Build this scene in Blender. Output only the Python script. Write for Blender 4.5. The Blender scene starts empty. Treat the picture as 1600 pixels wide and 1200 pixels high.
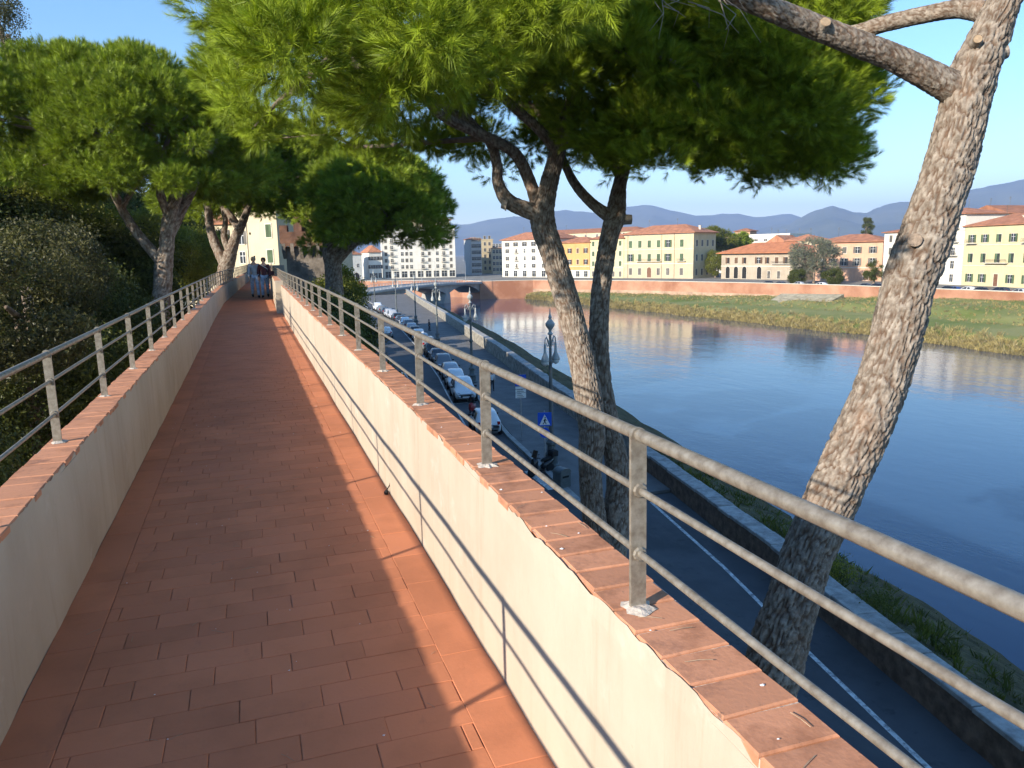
import bpy, bmesh, math, random
import numpy as np
from mathutils import Vector, Matrix, Euler
R_ = math.radians
rng = np.random.default_rng(7)
random.seed(7)
scn = bpy.context.scene
col = scn.collection

# ------------------------------------------------------------------ camera
# world: +Y along the walkway, +X towards the river, z = 0 the paving. 1 unit = 1 m
F_PX, HC = 1200.0, 1.58
VP, SLOPE = (384, 404), -0.02
_c = VP[1] - 600 - SLOPE * (VP[0] - 800)
_up = np.array([SLOPE, -1, _c / F_PX]); _up /= np.linalg.norm(_up)
_fw = np.array([VP[0] - 800, VP[1] - 600, F_PX]); _fw /= np.linalg.norm(_fw)
_rt = np.cross(_fw, _up)
if _rt[0] < 0: _rt = -_rt
RM = np.stack([_rt, _fw, _up])
CAM = np.array([0, 0, HC])
def at(px, py, depth):                 # photograph pixel + distance along the view axis -> place
    return CAM + RM @ np.array([px - 800, py - 600, F_PX]) * (depth / F_PX)
def onz(px, py, z):                    # pixel -> place on the level z
    d = RM @ np.array([px - 800, py - 600, F_PX]); return CAM + d * ((z - HC) / d[2])
cam = bpy.data.cameras.new('camera'); cam.sensor_width = 36; cam.lens = 36 * F_PX / 1600
cam.clip_start = 0.05; cam.clip_end = 60000
camo = bpy.data.objects.new('camera', cam); col.objects.link(camo)
mw = Matrix.Identity(4)
for i in range(3):
    mw[i][0] = RM[i, 0]; mw[i][1] = -RM[i, 1]; mw[i][2] = -RM[i, 2]; mw[i][3] = CAM[i]
camo.matrix_world = mw
scn.camera = camo

# ------------------------------------------------------------------ light
SUN = Vector((-1, -0.48, 0.43)).normalized()
w = bpy.data.worlds.new('World'); scn.world = w; w.use_nodes = True
nt = w.node_tree; nt.nodes.clear()
wo = nt.nodes.new('ShaderNodeOutputWorld'); bg = nt.nodes.new('ShaderNodeBackground'); sk = nt.nodes.new('ShaderNodeTexSky')
sk.sky_type = 'NISHITA'; sk.sun_disc = False
sk.sun_elevation = math.asin(SUN.z); sk.sun_rotation = math.atan2(SUN.x, SUN.y) % (2 * math.pi)
sk.air_density = 1.2; sk.dust_density = 0.0; sk.ozone_density = 4.5; sk.altitude = 10
bg.inputs[1].default_value = 0.125
hs_ = nt.nodes.new('ShaderNodeHueSaturation'); hs_.inputs['Saturation'].default_value = 1.12
nt.links.new(sk.outputs[0], hs_.inputs['Color']); nt.links.new(hs_.outputs[0], bg.inputs[0]); nt.links.new(bg.outputs[0], wo.inputs[0])
sl = bpy.data.lights.new('sun', 'SUN'); sl.energy = 4.8; sl.angle = R_(0.53); sl.color = (1, 0.90, 0.75)
so = bpy.data.objects.new('sun', sl); col.objects.link(so); so.location = (-40, -16, 30)
so.rotation_euler = SUN.to_track_quat('Z', 'Y').to_euler()
scn.view_settings.view_transform = 'Standard'; scn.view_settings.look = 'None'
scn.view_settings.gamma = 1; scn.view_settings.exposure = 1.08
scn.render.engine = 'CYCLES'
cy = scn.cycles
cy.use_adaptive_sampling = True; cy.adaptive_threshold = 0.015
cy.max_bounces = 6; cy.diffuse_bounces = 3; cy.glossy_bounces = 3; cy.transmission_bounces = 3
cy.transparent_max_bounces = 6; cy.volume_bounces = 0; cy.use_denoising = True
cy.sample_clamp_indirect = 6; cy.caustics_reflective = False; cy.caustics_refractive = False

# ------------------------------------------------------------------ helpers
def tag(o, label=None, cat=None, group=None, kind=None):
    if label: o['label'] = label
    if cat: o['category'] = cat
    if group: o['group'] = group
    if kind: o['kind'] = kind
    return o
def link(o, parent=None):
    col.objects.link(o)
    if parent is not None: o.parent = parent
    return o
def empty(name, loc=(0, 0, 0), rz=0, label=None, cat=None, group=None):
    o = bpy.data.objects.new(name, None); o.empty_display_size = 0.3
    o.location = tuple(loc); o.rotation_euler = (0, 0, rz)
    link(o); return tag(o, label, cat, group)
def obj(name, me, parent=None, loc=None, rot=None, scale=None):
    o = bpy.data.objects.new(name, me)
    if loc is not None: o.location = tuple(loc)
    if rot is not None: o.rotation_euler = tuple(rot)
    if scale is not None: o.scale = scale if hasattr(scale, '__len__') else (scale,) * 3
    return link(o, parent)
def mesh(name, V, F, mat=None, smooth=False):
    me = bpy.data.meshes.new(name)
    me.from_pydata([tuple(map(float, v)) for v in V], [], [tuple(map(int, f)) for f in F])
    if mat: me.materials.append(mat)
    if smooth: me.polygons.foreach_set('use_smooth', [True] * len(me.polygons))
    me.update(); return me
def copy_tree(o, parent=None):
    c = o.copy(); link(c)
    if parent is not None: c.parent = parent
    for ch in list(o.children): copy_tree(ch, c)
    return c
class MB:
    def __init__(s): s.V = []; s.F = []
    def add(s, V, F):
        n = len(s.V); s.V += [tuple(v) for v in V]; s.F += [tuple(i + n for i in f) for f in F]; return s
    def box(s, x0, x1, y0, y1, z0, z1):
        return s.add([(x0,y0,z0),(x1,y0,z0),(x1,y1,z0),(x0,y1,z0),(x0,y0,z1),(x1,y0,z1),(x1,y1,z1),(x0,y1,z1)],
                     [(0,3,2,1),(4,5,6,7),(0,1,5,4),(1,2,6,5),(2,3,7,6),(3,0,4,7)])
    def bbox(s, x0, x1, y0, y1, z0, z1, b=0.01):         # box with chamfered upper edges
        V = [(x0,y0,z0),(x1,y0,z0),(x1,y1,z0),(x0,y1,z0),(x0,y0,z1-b),(x1,y0,z1-b),(x1,y1,z1-b),(x0,y1,z1-b),
             (x0+b,y0+b,z1),(x1-b,y0+b,z1),(x1-b,y1-b,z1),(x0+b,y1-b,z1)]
        F = [(0,3,2,1),(8,9,10,11)]
        for i in range(4):
            j = (i+1) % 4; F += [(i,j,4+j,4+i),(4+i,4+j,8+j,8+i)]
        return s.add(V, F)
    def tube(s, pts, rad, n=8, cap=True):
        V, F = tube(pts, rad, n, cap); return s.add(V, F)
    def lathe(s, prof, n=12, c=(0, 0, 0)):               # prof: (r, z)
        V = []; F = []
        for r, z in prof:
            for k in range(n):
                a = 2*math.pi*k/n; V.append((c[0]+r*math.cos(a), c[1]+r*math.sin(a), c[2]+z))
        for i in range(len(prof)-1):
            for k in range(n):
                k2 = (k+1) % n; F.append((i*n+k, i*n+k2, (i+1)*n+k2, (i+1)*n+k))
        F.append(tuple(range(n))[::-1]); F.append(tuple(range((len(prof)-1)*n, len(prof)*n)))
        return s.add(V, F)
    def prism(s, poly, y0, y1):                          # polygon in x,z extruded along y
        n = len(poly)
        V = [(x, y0, z) for x, z in poly] + [(x, y1, z) for x, z in poly]
        F = [tuple(range(n)), tuple(range(2*n-1, n-1, -1))]
        for i in range(n):
            j = (i+1) % n; F.append((i, i+n, j+n, j))
        return s.add(V, F)
    def flat(s, poly, z0, z1):                           # polygon in x,y extruded along z
        n = len(poly)
        V = [(x, y, z0) for x, y in poly] + [(x, y, z1) for x, y in poly]
        F = [tuple(range(n-1, -1, -1)), tuple(range(n, 2*n))]
        for i in range(n):
            j = (i+1) % n; F.append((i, j, j+n, i+n))
        return s.add(V, F)
    def me(s, name, mat=None, smooth=False): return mesh(name, s.V, s.F, mat, smooth)
    def build(s, name, mat, parent=None, smooth=False, **k): return obj(name, s.me(name, mat, smooth), parent, **k)
def frames(P):
    P = np.asarray(P, float); n = len(P)
    T = np.gradient(P, axis=0); T /= np.linalg.norm(T, axis=1)[:, None] + 1e-9
    a = np.array([1., 0, 0]) if abs(T[0, 0]) < 0.9 else np.array([0, 1., 0])
    N = np.zeros_like(P); N[0] = a - T[0]*(a @ T[0]); N[0] /= np.linalg.norm(N[0])
    for i in range(1, n):
        v = N[i-1] - T[i]*(N[i-1] @ T[i]); N[i] = v / (np.linalg.norm(v) + 1e-9)
    return T, N, np.cross(T, N)
def tube(pts, rad, n=8, cap=True):
    P = np.asarray(pts, float); m = len(P)
    r = np.full(m, rad, float) if np.isscalar(rad) else np.asarray(rad, float)
    T, N, B = frames(P)
    a = np.arange(n)*2*math.pi/n
    V = (P[:, None] + r[:, None, None]*(np.cos(a)[None, :, None]*N[:, None] + np.sin(a)[None, :, None]*B[:, None])).reshape(-1, 3)
    F = [(i*n+k, i*n+(k+1) % n, (i+1)*n+(k+1) % n, (i+1)*n+k) for i in range(m-1) for k in range(n)]
    if cap: F += [tuple(range(n))[::-1], tuple(range((m-1)*n, m*n))]
    return V.tolist(), F
def resample(P, r, step):
    P = np.asarray(P, float); r = np.asarray(r, float)
    out = []; ro = []
    for i in range(len(P)-1):
        p0 = P[max(i-1, 0)]; p1 = P[i]; p2 = P[i+1]; p3 = P[min(i+2, len(P)-1)]
        k = max(1, int(np.linalg.norm(p2-p1)/step))
        for t in np.arange(k)/k:
            out.append(0.5*((2*p1)+(-p0+p2)*t+(2*p0-5*p1+4*p2-p3)*t*t+(-p0+3*p1-3*p2+p3)*t**3)); ro.append(r[i]*(1-t)+r[i+1]*t)
    out.append(P[-1]); ro.append(r[-1])
    return np.array(out), np.array(ro)
def _h(i, j, k):
    x = (i*374761393 + j*668265263 + k*2147483647 + 1274126177) & 0xffffffff
    x = ((x ^ (x >> 13))*1274126177) & 0xffffffff
    return ((x ^ (x >> 16)) & 0xffff)/65535.0
def vnoise(p):                                          # value noise in 0..1, p (N,3)
    p = np.asarray(p, float); i = np.floor(p).astype(np.int64); f = p - i; f = f*f*(3-2*f); o = 0
    for a in (0, 1):
        for b in (0, 1):
            for c in (0, 1):
                wgt = (f[:, 0] if a else 1-f[:, 0])*(f[:, 1] if b else 1-f[:, 1])*(f[:, 2] if c else 1-f[:, 2])
                o = o + wgt*_h(i[:, 0]+a, i[:, 1]+b, i[:, 2]+c)
    return o
def fbm(p, n=4):
    p = np.asarray(p, float); return sum(vnoise(p*2**k+17*k)/2**k for k in range(n))/sum(1/2**k for k in range(n))

# ------------------------------------------------------------------ materials
MATS = {}
def M(name, c, rough=0.8, var=0.12, scale=3.0, bump=0.0, bscale=20.0, spec=0.3, c2=None, rand=0.0, metal=0.0, det=6, stretch=(1, 1, 1), lo=0.35, hi=0.65, bdist=0.02, local=False):
    if name in MATS: return MATS[name]
    m = bpy.data.materials.new(name); m.use_nodes = True; n = m.node_tree.nodes; L = m.node_tree.links
    b = n['Principled BSDF']; b.inputs['Roughness'].default_value = rough; b.inputs['Metallic'].default_value = metal
    b.inputs['Specular IOR Level'].default_value = spec
    if local:
        g = n.new('ShaderNodeTexCoord'); pos = g.outputs['Object']
    else:
        g = n.new('ShaderNodeNewGeometry'); pos = g.outputs['Position']
    mp = n.new('ShaderNodeMapping'); mp.inputs['Scale'].default_value = stretch; L.new(pos, mp.inputs[0])
    t = n.new('ShaderNodeTexNoise'); t.inputs['Scale'].default_value = scale; t.inputs['Detail'].default_value = det
    t.inputs['Roughness'].default_value = 0.62; L.new(mp.outputs[0], t.inputs[0])
    r = n.new('ShaderNodeValToRGB'); c = tuple(c); e = r.color_ramp.elements
    e[0].position = lo; e[1].position = hi
    ca = tuple(x*(1-var) for x in c); cb = tuple(min(1, x*(1+var)) for x in c) if c2 is None else tuple(c2)
    e[0].color = (*ca, 1); e[1].color = (*cb, 1); L.new(t.outputs[0], r.inputs[0]); out = r.outputs[0]
    if rand:
        oi = n.new('ShaderNodeObjectInfo'); mr = n.new('ShaderNodeMapRange'); mr.inputs[3].default_value = 1-rand; mr.inputs[4].default_value = 1+rand
        L.new(oi.outputs['Random'], mr.inputs[0]); hs = n.new('ShaderNodeHueSaturation'); L.new(mr.outputs[0], hs.inputs['Value']); L.new(out, hs.inputs['Color']); out = hs.outputs[0]
    L.new(out, b.inputs['Base Color'])
    if bump:
        t2 = n.new('ShaderNodeTexNoise'); t2.inputs['Scale'].default_value = bscale; t2.inputs['Detail'].default_value = 5; L.new(mp.outputs[0], t2.inputs[0])
        bp = n.new('ShaderNodeBump'); bp.inputs['Strength'].default_value = bump; bp.inputs['Distance'].default_value = bdist
        L.new(t2.outputs[0], bp.inputs['Height']); L.new(bp.outputs[0], b.inputs['Normal'])
    MATS[name] = m; return m
def addnodes(m): return m.node_tree.nodes, m.node_tree.links, m.node_tree.nodes['Principled BSDF']
def leafmat(name, c, trans, var=0.25, mixf=0.4):
    m = bpy.data.materials.new(name); m.use_nodes = True; n = m.node_tree.nodes; L = m.node_tree.links; n.clear()
    o = n.new('ShaderNodeOutputMaterial'); d = n.new('ShaderNodeBsdfDiffuse'); t = n.new('ShaderNodeBsdfTranslucent'); mx = n.new('ShaderNodeMixShader')
    g = n.new('ShaderNodeBsdfGlossy'); g.inputs['Roughness'].default_value = 0.45; mg = n.new('ShaderNodeMixShader'); mg.inputs[0].default_value = 0.02
    oi = n.new('ShaderNodeObjectInfo')
    for sh, cc in ((d, c), (t, trans)):
        r = n.new('ShaderNodeValToRGB'); e = r.color_ramp.elements
        e[0].color = (*[x*(1-var) for x in cc], 1); e[1].color = (cc[0]*(1+1.3*var), cc[1]*(1+var), cc[2], 1)
        L.new(oi.outputs['Random'], r.inputs[0]); L.new(r.outputs[0], sh.inputs[0])
    mx.inputs[0].default_value = mixf
    L.new(d.outputs[0], mx.inputs[1]); L.new(t.outputs[0], mx.inputs[2]); L.new(mx.outputs[0], mg.inputs[1]); L.new(g.outputs[0], mg.inputs[2]); L.new(mg.outputs[0], o.inputs[0])
    MATS[name] = m; return m

m_tile = M('terracotta_paving', (0.53, 0.195, 0.095), 0.78, 0.14, 2.2, 0.25, 60, rand=0.09, bdist=0.004)
m_joint = M('paving_mortar', (0.42, 0.165, 0.09), 0.95, 0.3, 30)
m_cop = M('terracotta_coping', (0.50, 0.21, 0.11), 0.85, 0.4, 7, 0.3, 80, rand=0.10, bdist=0.004, c2=(0.55, 0.25, 0.14), lo=.28, hi=.5)
m_mortar = M('lime_mortar', (0.50, 0.43, 0.36), 0.95, 0.2, 25, 0.4, 60)
m_plaster = M('cream_plaster', (0.42, 0.35, 0.265), 0.9, 0.0, 1.6, 0.25, 22, c2=(0.50, 0.43, 0.335), stretch=(1, 1, 0.5), bdist=0.01)
n, L, b = addnodes(m_plaster)
def stain(scale, stretch, lo, hi, c, amt):
    g = n.new('ShaderNodeNewGeometry'); mp = n.new('ShaderNodeMapping'); mp.inputs['Scale'].default_value = stretch; L.new(g.outputs['Position'], mp.inputs[0])
    t = n.new('ShaderNodeTexNoise'); t.inputs['Scale'].default_value = scale; t.inputs['Detail'].default_value = 7; t.inputs['Roughness'].default_value = .7; L.new(mp.outputs[0], t.inputs[0])
    mr = n.new('ShaderNodeMapRange'); mr.inputs[1].default_value = lo; mr.inputs[2].default_value = hi; mr.inputs[4].default_value = amt; L.new(t.outputs[0], mr.inputs[0])
    mx = n.new('ShaderNodeMix'); mx.data_type = 'RGBA'; mx.inputs['B'].default_value = (*c, 1); L.new(mr.outputs[0], mx.inputs['Factor']); L.new(b.inputs['Base Color'].links[0].from_socket, mx.inputs['A']); L.new(mx.outputs['Result'], b.inputs['Base Color'])
stain(5, (1, 1.6, .12), .55, .74, (.36, .27, .19), .55)
stain(2.2, (1, 1, 1), .58, .70, (.60, .55, .47), .5)
stain(30, (1, 1, 1), .66, .74, (.30, .23, .17), .6)
n, L, b = addnodes(m_tile)
stain(1.1, (1, 1, 1), .50, .68, (.40, .15, .085), .6)
stain(6, (1, .5, 1), .60, .72, (.34, .13, .08), .45)
stain(55, (1, 1, 1), .66, .72, (.50, .30, .20), .6)
n, L, b = addnodes(m_cop)
stain(5, (1, 1, 1), .54, .68, (.20, .10, .07), .65)
stain(24, (1, 1, 1), .62, .70, (.13, .085, .065), .7)
m_rail = M('weathered_galvanised_steel', (0.24, 0.20, 0.155), 0.45, 0.2, 40, 0.1, 120, metal=0.3, c2=(0.32, 0.285, 0.235), spec=0.5, bdist=0.003)
m_wallstone = M('city_wall_stone', (0.36, 0.30, 0.24), 0.9, 0.3, 1.2, 0.5, 5)
m_asphalt = M('asphalt', (0.075, 0.077, 0.082), 0.8, 0.25, 0.35, 0.2, 40, bdist=0.01)
m_pave = M('street_pavement', (0.15, 0.145, 0.14), 0.85, 0.2, 0.8, 0.2, 15)
m_kerb = M('kerb_stone', (0.32, 0.31, 0.29), 0.85, 0.2, 2)
m_paint = M('road_paint', (0.65, 0.65, 0.62), 0.7, 0.25, 4)
m_town = M('town_paving', (0.20, 0.19, 0.17), 0.95, 0.25, 0.1)
m_earth = M('ground', (0.10, 0.095, 0.05), 0.95, 0.3, 0.2)
m_rubble = M('rubble_stone', (0.26, 0.24, 0.21), 0.9, 0.45, 2.5, 0.8, 4, c2=(0.40, 0.37, 0.31), bdist=0.12)
m_dbrick = M('old_brick', (0.17, 0.11, 0.075), 0.92, 0.4, 3, 0.5, 10, bdist=0.03)
m_slab = M('grey_stone_slab', (0.33, 0.32, 0.30), 0.85, 0.3, 3, 0.3, 12, rand=0.12)
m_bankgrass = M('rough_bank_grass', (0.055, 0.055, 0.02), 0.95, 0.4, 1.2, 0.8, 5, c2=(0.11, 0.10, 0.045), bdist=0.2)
m_fargrass = M('far_bank_turf', (0.15, 0.21, 0.03), 0.95, 0.25, 0.06, 0.6, 2, c2=(0.24, 0.235, 0.085), bdist=0.2)
m_quay = M('quay_brick', (0.40, 0.175, 0.10), 0.9, 0.3, 0.12, 0.3, 3, c2=(0.48, 0.26, 0.17), bdist=0.05)
m_quaylow = M('quay_brick_weathered', (0.40, 0.27, 0.19), 0.9, 0.3, 0.3, 0.3, 3, bdist=0.05)
m_conc = M('bridge_concrete', (0.36, 0.35, 0.33), 0.85, 0.15, 0.4, 0.2, 5)
m_lconc = M('bridge_parapet', (0.52, 0.51, 0.49), 0.8, 0.1, 0.4)
m_roof = M('roof_tile', (0.36, 0.155, 0.085), 0.9, 0.25, 0.6, 0.5, 6, stretch=(1, 1, 0.4), bdist=0.1, rand=0.15)
m_glass = M('window_glass', (0.03, 0.035, 0.04), 0.12, 0.1, 1, spec=0.6)
m_trim = M('stone_trim', (0.60, 0.55, 0.46), 0.85, 0.1, 1)
m_grn = M('green_shutter', (0.075, 0.115, 0.06), 0.7, 0.25, 1, rand=0.2)
m_gry = M('grey_shutter', (0.13, 0.12, 0.105), 0.7, 0.25, 1, rand=0.25)
m_brn = M('brown_shutter', (0.13, 0.075, 0.045), 0.7, 0.25, 1, rand=0.2)
m_door = M('wood_door', (0.17, 0.085, 0.05), 0.7, 0.2, 2)
m_dark = M('dark_opening', (0.02, 0.019, 0.018), 0.9, 0.2, 2)
m_black = M('black_rubber', (0.015, 0.015, 0.016), 0.7, 0.2, 3)
m_iron = M('painted_iron', (0.10, 0.115, 0.115), 0.5, 0.2, 4, spec=0.5)
m_lampgrey = M('lamp_pale_iron', (0.34, 0.36, 0.35), 0.5, 0.2, 4, spec=0.5)
m_opal = M('opal_lamp_glass', (0.62, 0.62, 0.58), 0.3, 0.05, 3, spec=0.5)
m_white = M('white_enamel', (0.75, 0.75, 0.74), 0.5, 0.05, 3)
m_blue = M('sign_blue', (0.01, 0.09, 0.55), 0.4, 0.05, 3)
m_steel = M('galvanised_pole', (0.42, 0.43, 0.44), 0.4, 0.1, 3, metal=0.5)
m_chrome = M('rim_alloy', (0.5, 0.5, 0.52), 0.3, 0.05, 3, metal=0.8)
m_headl = M('headlamp_glass', (0.7, 0.72, 0.75), 0.1, 0.05, 3, spec=0.6)
m_taill = M('tail_lamp_glass', (0.35, 0.01, 0.01), 0.2, 0.05, 3, spec=0.6)
m_carglass = M('car_glass', (0.012, 0.014, 0.017), 0.06, 0.05, 3, spec=0.7)
m_plate = M('number_plate', (0.7, 0.7, 0.68), 0.5, 0.05, 3)
m_skin = M('skin', (0.50, 0.31, 0.23), 0.6, 0.05, 6)
m_jeans = M('blue_jeans', (0.36, 0.46, 0.62), 0.9, 0.25, 9)
m_mount = M('mountain_wood', (0.06, 0.085, 0.05), 0.95, 0.3, 0.002, c2=(0.10, 0.11, 0.065))
m_wood = M('cut_wood', (0.36, 0.26, 0.17), 0.8, 0.2, 30)
m_twig = M('dead_twig', (0.30, 0.26, 0.22), 0.9, 0.2, 8)
# bark: grey plates over brown furrows, the furrow depth comes with the mesh
m_bark = M('pine_bark', (0.235, 0.19, 0.15), 0.92, 0.35, 11, 0.9, 45, c2=(0.385, 0.33, 0.275), bdist=0.012)
n, L, b = addnodes(m_bark)
_a = n.new('ShaderNodeAttribute'); _a.attribute_name = 'furrow'; _mx = n.new('ShaderNodeMix'); _mx.data_type = 'RGBA'
_mx.inputs['B'].default_value = (0.105, 0.062, 0.04, 1)
L.new(_a.outputs['Fac'], _mx.inputs['Factor']); L.new(b.inputs['Base Color'].links[0].from_socket, _mx.inputs['A']); L.new(_mx.outputs['Result'], b.inputs['Base Color'])
n, L, b = addnodes(m_bark)
stain(3.0, (1, 1, .5), .56, .70, (.33, .21, .14), .45)
stain(14, (1, 1, .18), .56, .66, (.12, .085, .065), .7)
n, L, b = addnodes(m_asphalt)
stain(.22, (1, .4, 1), .52, .60, (.11, .11, .112), .6)
stain(1.6, (1, 1, 1), .60, .68, (.04, .04, .042), .6)
n, L, b = addnodes(m_paint)
stain(6, (1, 1, 1), .48, .62, (.16, .16, .16), .8)
m_bark2 = M('far_pine_bark', (0.20, 0.15, 0.115), 0.92, 0.35, 2.5, 0.9, 9, c2=(0.36, 0.28, 0.22), stretch=(1, 1, 0.35), bdist=0.08)
m_need = leafmat('pine_needles', (0.225, 0.315, 0.03), (0.28, 0.37, 0.015), 0.35, 0.14)
m_need2 = leafmat('pine_needles_far', (0.20, 0.275, 0.03), (0.25, 0.34, 0.02), 0.3, 0.2)
m_oak = leafmat('holm_oak_leaves', (0.085, 0.105, 0.038), (0.11, 0.14, 0.03), 0.45, 0.3)
m_oakb = leafmat('brownish_leaves', (0.075, 0.078, 0.042), (0.09, 0.10, 0.035), 0.5, 0.3)
m_yel = leafmat('light_green_leaves', (0.15, 0.17, 0.03), (0.25, 0.28, 0.04), 0.3, 0.35)
m_cedar = leafmat('blue_grey_needles', (0.22, 0.24, 0.20), (0.18, 0.20, 0.15), 0.3, 0.3)
m_reed = leafmat('dry_reeds', (0.33, 0.28, 0.15), (0.30, 0.26, 0.12), 0.35, 0.3)
m_grs = leafmat('green_weeds', (0.075, 0.095, 0.025), (0.11, 0.14, 0.03), 0.4, 0.3)
# water
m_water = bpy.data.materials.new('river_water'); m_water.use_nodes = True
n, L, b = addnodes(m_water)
b.inputs['Base Color'].default_value = (0.018, 0.046, 0.10, 1); b.inputs['Roughness'].default_value = 0.05; b.inputs['IOR'].default_value = 1.33  # reflected sky blue is put into the base colour; the water itself is brownish
g = n.new('ShaderNodeNewGeometry'); prev = None
for sc_, st, stre in ((0.45, 0.17, (1.0, 0.6, 1)), (2.3, 0.15, (1, 0.7, 1))):
    mp = n.new('ShaderNodeMapping'); mp.inputs['Scale'].default_value = stre; mp.inputs['Rotation'].default_value = (0, 0, 0.5); L.new(g.outputs['Position'], mp.inputs[0])
    t = n.new('ShaderNodeTexNoise'); t.inputs['Scale'].default_value = sc_; t.inputs['Detail'].default_value = 4; L.new(mp.outputs[0], t.inputs[0])
    bp = n.new('ShaderNodeBump'); bp.inputs['Strength'].default_value = st; bp.inputs['Distance'].default_value = 0.25 if prev is None else 0.1
    L.new(t.outputs[0], bp.inputs['Height'])
    if prev is not None: L.new(prev.outputs[0], bp.inputs['Normal'])
    prev = bp
tw_ = n.new('ShaderNodeTexNoise'); tw_.inputs['Scale'].default_value = .022; tw_.inputs['Detail'].default_value = 3; L.new(g.outputs['Position'], tw_.inputs[0])
for bn_, hi_ in [(q, q.inputs['Strength'].default_value) for q in n if q.bl_idname == 'ShaderNodeBump']:
    mr = n.new('ShaderNodeMapRange'); mr.inputs[1].default_value = .38; mr.inputs[2].default_value = .62; mr.inputs[3].default_value = hi_*.35; mr.inputs[4].default_value = hi_*1.35; L.new(tw_.outputs[0], mr.inputs[0]); L.new(mr.outputs[0], bn_.inputs['Strength'])
L.new(prev.outputs[0], b.inputs['Normal'])

# ------------------------------------------------------------------ the setting: land, river, hills
ZS, ZW, ZF = -9.8, -14.6, -9.4                        # near street, water, far street
def interp(pts): 
    a = np.array(pts, float); return lambda y: np.interp(y, a[:, 0], a[:, 1])
wall_x = interp([(-60, 9.5), (0, 13.4), (10, 14.6), (17.6, 16.0), (21.6, 16.9), (33, 18.7), (53, 21.2), (80, 25.3), (133, 32.2), (181, 38.0), (226, 44)])
kerb_x = interp([(31, 13.5), (45, 14.7), (60, 16.9), (70, 18.5), (80, 19.8), (98, 22.0), (125, 24.9), (145, 25.9), (172, 27.1), (226, 30)])
left_x = interp([(-60, 6.2), (0, 6.9), (45, 8.0), (91, 11.3), (117, 13.5), (172, 17), (226, 20)])
bank_x = interp([(-60, 19), (0, 23.2), (18, 25.9), (40, 29.5), (80, 36), (133, 43.5), (181, 48), (226, 51)])
def sheet(name, poly, z, mat):
    me = bpy.data.meshes.new(name); bm = bmesh.new()
    f = bm.faces.new([bm.verts.new((x, y, z)) for x, y in poly]); bm.normal_update()
    if f.normal.z < 0: f.normal_flip()
    bmesh.ops.triangulate(bm, faces=[f]); bm.to_mesh(me); bm.free(); me.materials.append(mat)
    o = obj(name, me); return tag(o, kind='structure')
YS = list(np.arange(-60, 227, 8.0)) + [226]
near_edge = [(wall_x(y)+0.3, y) for y in YS]
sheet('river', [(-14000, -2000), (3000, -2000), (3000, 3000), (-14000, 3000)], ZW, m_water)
sheet('ground', near_edge + [(38, 262), (-100, 320), (-3000, 850), (-14000, 2400), (-14000, -1500), (0, -1500), (2, -300)], ZS-0.02, m_earth)
far_wall = [(141, -60), (146, 20), (147, 80), (146, 118), (143, 160), (135, 190), (121, 226), (97.5, 262), (79, 267), (77, 285), (40, 311)]
sheet('ground', [(400, -300)] + [(160, -200)] + far_wall + [(-100, 360), (-3000, 900), (-14000, 2600), (-14000, 14000), (14000, 14000), (14000, -300)], ZF-0.02, m_town)
sheet('street', [(left_x(y), y) for y in YS] + [(kerb_x(y) if y > 31 else wall_x(y)-0.02, y) for y in sorted(YS + [30.9, 31.1])[::-1]], ZS, m_asphalt)
sheet('road', [(x+16+0.0*y, y) for x, y in far_wall[:8]] + [(x+3.2, y) for x, y in far_wall[:8]][::-1], ZF, m_asphalt)
# river-side pavement with kerb
ys = [31] + [y for y in YS if y > 31]
mb = MB(); mb.flat([(kerb_x(y)+0.32, y) for y in ys] + [(wall_x(y)-0.02, y) for y in ys[::-1]], ZS-0.01, ZS+0.13); tag(mb.build('pavement', m_pave), kind='structure')
kb = tag(empty('kerb'), kind='structure')
for i, y in enumerate(np.arange(31, 120, 1.5)):
    MBk = MB(); y2 = y+1.48
    MBk.flat([(kerb_x(y), y), (kerb_x(y)+0.31, y), (kerb_x(y2)+0.31, y2), (kerb_x(y2), y2)], ZS, ZS+0.14); MBk.build('kerb_stone', m_kerb, kb)
mb = MB(); mb.flat([(kerb_x(120.1), 120.1), (kerb_x(120.1)+.3, 120.1), (kerb_x(226)+.3, 226), (kerb_x(226), 226)], ZS, ZS+0.14); mb.build('kerb_strip', m_kerb, kb)
mb = MB(); mb.flat([(left_x(y)-2.4, y) for y in YS] + [(left_x(y), y) for y in YS[::-1]], ZS-0.01, ZS+0.12); tag(mb.build('pavement', m_pave), kind='structure')
mk = tag(empty('road_markings'), kind='structure')
def stripe(pts, wd, name='painted_line'):
    P = np.array(pts); d = np.gradient(P, axis=0); d /= np.linalg.norm(d, axis=1)[:, None]; nrm = np.stack([-d[:, 1], d[:, 0]], 1)*wd/2
    a = P+nrm; c = P-nrm; k = len(P)
    V = [(x, y, ZS+0.005) for x, y in a] + [(x, y, ZS+0.005) for x, y in c]
    obj(name, mesh(name, V, [(i, i+1, k+i+1, k+i) for i in range(k-1)], m_paint), mk)
stripe([(wall_x(y)-1.45, y) for y in np.arange(-20, 30.5, 2.5)], 0.14)
stripe([(kerb_x(y)-2.1, y) for y in np.arange(46, 222, 4)], 0.12)
stripe([(left_x(y)+2.0, y) for y in np.arange(60, 222, 4)], 0.12)
for y in np.arange(46, 130, 5.3): stripe([(kerb_x(y)-2.05, y), (kerb_x(y)-0.05, y)], 0.1)
for k in range(7): stripe([(8.6+k*0.95, 33.5), (8.6+k*0.95, 37.0)], 0.5, 'crossing_bar')

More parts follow.
